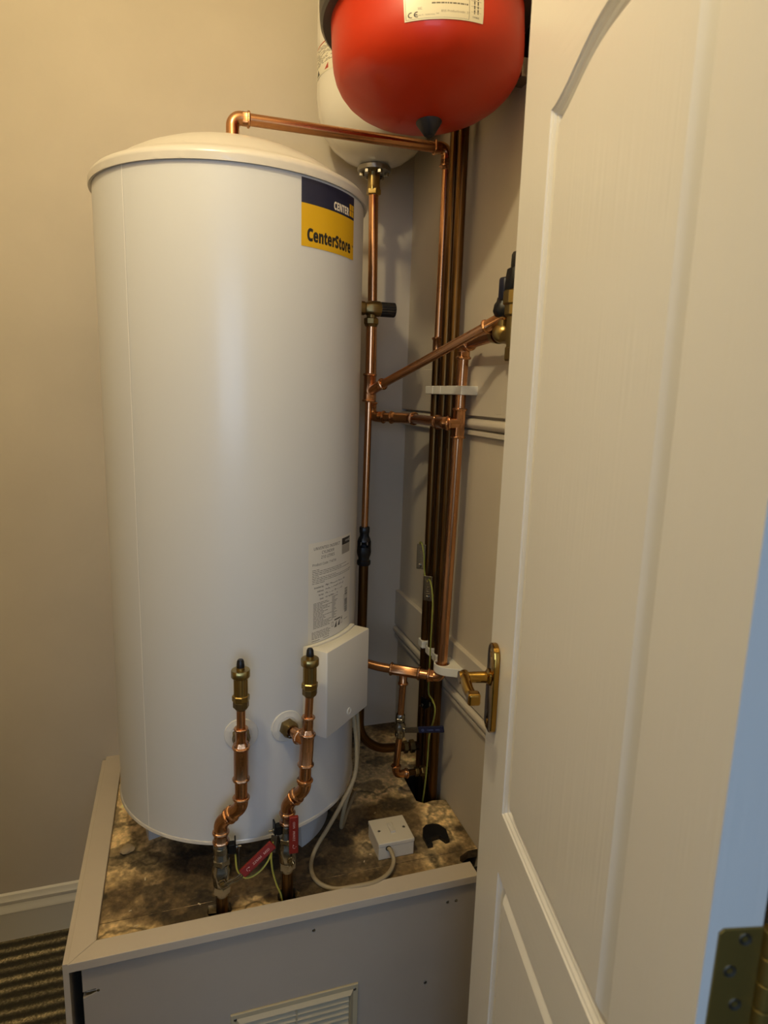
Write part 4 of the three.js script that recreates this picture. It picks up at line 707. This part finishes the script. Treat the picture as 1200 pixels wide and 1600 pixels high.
{
  const q = P4(0.395), o = thing('pipe_clip', 'large flared white clip at the foot of the bright copper riser', 'pipe clip', V(XR, 0.395, q.z)), s = new THREE.Shape();
  s.moveTo(q.z - 0.03, XR); s.lineTo(q.z - 0.026, q.x + 0.004); s.quadraticCurveTo(q.z - 0.022, q.x - 0.019, q.z, q.x - 0.020); s.quadraticCurveTo(q.z + 0.022, q.x - 0.019, q.z + 0.034, q.x + 0.002); s.lineTo(q.z + 0.058, XR); s.closePath();
  const h = new THREE.Path(); h.absarc(q.z, q.x, R22 + 0.0052, 0, Math.PI * 2, true); s.holes.push(h);
  part(o, 'saddle', uvMetres(extrude(s, 0.021, 0.0015, 20).applyMatrix4(new THREE.Matrix4().set(0, 1, 0, 0, 0, 0, 1, 0.368, 1, 0, 0, 0, 0, 0, 0, 1))), M.clip);
}
function earthTag(label, c, X, tilt) {
  const o = thing('earth_tag', label, 'tag', c), y = V(tilt, 1, 0.12).normalize();
  part(o, 'plate', rboxAt(c, 0.0235, 0.066, 0.0016, 0.0007, X, y), M.nickel);
  const n = X.clone().cross(y).normalize().multiplyScalar(-1), f = n.z > 0 ? n : n.multiplyScalar(-1);
  const lines = []; for (let k = 0; k < 7; k++) lines.push(rboxAt(c.clone().addScaledVector(y, 0.022 - k * 0.006).addScaledVector(f, 0.001), 0.015 - (k % 3) * 0.002, 0.0022, 0.0012, 0.0004, X, y));
  part(o, 'embossing', lines, M.nickel);
  part(o, 'screw', disc(c.clone().addScaledVector(y, -0.0245).addScaledVector(f, 0.0008), f, 0.0062, 0.004, 0.001, 14), M.nickel);
}
earthTag('upper metal earth tag on the old wall pipes, tilted to the left', V(0.4615, 0.613, 0.3), V(0.75, 0, 0.6), 0.14);
earthTag('lower metal earth tag on the old wall pipes, hanging straight', V(0.4615, 0.545, 0.356), V(0.75, 0, 0.6), 0);
earthClamp('small earth clamp low on the old wall pipes above the blue lever', V(PX, 0.238, Z2 + 0.01), V(-1, 0, 0.35), V(-0.4, 0, 1), false);
wire('green and yellow wire looping over the upper earth tag', [V(0.460, 0.636, 0.292), V(0.456, 0.652, 0.302), V(0.454, 0.652, 0.322), V(0.456, 0.625, 0.334), V(0.459, 0.585, 0.333), V(0.459, 0.568, 0.342)], 0.0019);
wire('green and yellow wire looping from the lower earth tag down to the floor', [V(0.457, 0.566, 0.362), V(0.452, 0.578, 0.385), V(0.448, 0.572, 0.408), V(0.447, 0.54, 0.424), V(0.446, 0.48, 0.428), V(0.447, 0.42, 0.424), V(0.451, 0.34, 0.414), V(0.456, 0.285, 0.406), V(0.458, 0.279, 0.422), V(0.457, 0.268, 0.446), V(0.458, 0.23, 0.438), V(0.458, 0.18, 0.416), V(0.457, 0.10, 0.413), V(0.457, 0.03, 0.404), V(0.459, -0.06, 0.382)], 0.0019);

// ───────────── on the plinth: switch, cables, bits ─────────────
{
  const o = thing('isolator_switch', 'white surface-mounted isolator switch lying dusty on the chipboard', 'switch', V(0.320, -0.012, 0.540)), x0 = 0.277, x1 = 0.363, z0 = 0.497, z1 = 0.583;
  part(o, 'back_box', rbox(x0 + 0.001, x1 - 0.001, -0.0115, 0.021, z0 + 0.001, z1 - 0.001, 0.002), M.dirtyPlastic);
  part(o, 'face_plate', rbox(x0, x1, 0.0205, 0.030, z0, z1, 0.0022), M.dirtyPlastic);
  part(o, 'rocker', rboxAt(V(0.321, 0.0315, 0.538), 0.012, 0.007, 0.031, 0.0014, V(1, 0.08, 0), UP), M.dirtyPlastic);
  for (const x of [0.291, 0.351]) part(o, 'screw', disc(V(x, 0.0295, 0.540), UP, 0.0035, 0.0011, 0.0004, 14), M.steel);
  part(o, 'cable_entry', disc(V(0.300, 0.0165, 0.5825), V(0, 0, 1), 0.0062, 0.0014, 0.0003, 16), M.black);
}
wire('dirty beige flex looping from the heater cover over the chipboard to the white switch', [V(0.232, 0.322, 0.505), V(0.240, 0.24, 0.512), V(0.236, 0.17, 0.520), V(0.206, 0.115, 0.530), V(0.172, 0.055, 0.531), V(0.143, 0.004, 0.530), V(0.127, -0.007, 0.566), V(0.132, -0.007, 0.612), V(0.160, -0.007, 0.640), V(0.205, 0.001, 0.655), V(0.25, 0.001, 0.654), V(0.286, 0.0, 0.635), V(0.304, 0.006, 0.610), V(0.303, 0.0155, 0.592), V(0.300, 0.0165, 0.582)], 0.0047, M.cable, 'flex_cable', 'cable');
wire('second beige flex hanging straight down behind the looping one from the heater cover', [V(0.244, 0.322, 0.494), V(0.248, 0.24, 0.497), V(0.243, 0.16, 0.497), V(0.224, 0.09, 0.494), V(0.218, 0.03, 0.478), V(0.224, -0.0072, 0.455), V(0.252, -0.0075, 0.40), V(0.29, -0.0075, 0.33)], 0.0047, M.cable, 'flex_cable', 'cable');
{
  const o = thing('saddle_bracket', 'black plastic saddle bracket lying loose on the chipboard by the switch', 'bracket', V(0.432, -0.012, 0.545));
  const s = new THREE.Shape(); [[0.400, 0.575], [0.412, 0.575], [0.415, 0.556], [0.437, 0.553], [0.446, 0.572], [0.456, 0.570], [0.462, 0.535], [0.452, 0.515], [0.438, 0.508], [0.420, 0.508], [0.409, 0.517], [0.400, 0.54]].forEach(([x, z], i) => i ? s.lineTo(x, -z) : s.moveTo(x, -z));
  part(o, 'plate', uvMetres(extrude(s, 0.012, 0.002).rotateX(-Math.PI / 2).translate(0, -0.012, 0)), M.black);
}
{
  const o = thing('plaster_crumb', 'pale crumb of plaster on the chipboard left of the cylinder foot', 'rubble', V(-0.261, -0.012, 0.40));
  const g = new THREE.IcosahedronGeometry(0.013, 2), P = g.attributes.position; for (let i = 0; i < P.count; i++) { const k = 0.75 + 0.6 * vnoise(P.getX(i) * 160 + 40, P.getZ(i) * 160 + P.getY(i) * 90 + 40, 99, 8); P.setXYZ(i, P.getX(i) * k * 1.15, P.getY(i) * k * 0.55, P.getZ(i) * k); } g.computeVertexNormals();
  local(o, 'crumb', toCreasedNormals(g.translate(0, 0.005, 0), 0.3), MS({ color: 0x9d8a6c, roughness: 0.95 }));
  const list = []; for (let i = 0; i < 15; i++) { const x = XL + TW + 0.02 + 0.7 * rnd(), z = 0.30 + 0.33 * rnd(), s = 0.0014 + 0.0024 * rnd(); if (Math.hypot(x - CY.x, z - CY.z) < 0.2) continue; list.push(new THREE.BoxGeometry(s * 2.2, 0.0012, s * 0.8).rotateY(rnd() * 6).translate(x, -0.0112, z)); }
  const c = new THREE.Mesh(merge(list), MS({ color: 0xcbb894, roughness: 0.9 })); c.name = 'wood_chips'; c.userData = { kind: 'stuff', label: 'pale chips and splinters scattered on the chipboard top', category: 'debris' }; c.castShadow = c.receiveShadow = true; scene.add(c);
}
// ───────────── pendant lamp of the cupboard (above the frame) ─────────────
{
  const o = thing('pendant_lamp', 'bare warm globe bulb hanging from the ceiling on a white flex', 'lamp', V(LAMP.x, CH, LAMP.z));
  part(o, 'ceiling_rose', turn(V(LAMP.x, CH, LAMP.z), V(0, -1, 0), [[0.04, 0], [0.04, 0.008], [0.02, 0.022], [0.006, 0.026], [0, 0.026]], 32), M.plastic);
  part(o, 'flex', pipe([V(LAMP.x, CH - 0.02, LAMP.z), V(LAMP.x, LAMP.y + 0.09, LAMP.z)], 0.003), M.plastic);
  part(o, 'lampholder', turn(V(LAMP.x, LAMP.y + 0.038, LAMP.z), UP, [[0.014, 0], [0.019, 0.006], [0.019, 0.045], [0.008, 0.055], [0, 0.056]], 24), M.plastic);
  part(o, 'bulb', new THREE.SphereGeometry(0.04, 32, 20).translate(LAMP.x, LAMP.y, LAMP.z), MS({ color: 0xfff2dd, emissive: LAMP_COLOR, emissiveIntensity: 25, roughness: 0.4 }));
}
scene.traverse((m) => { if (m.isMesh) { m.castShadow = true; m.receiveShadow = true; } });
renderer.render(scene, camera);
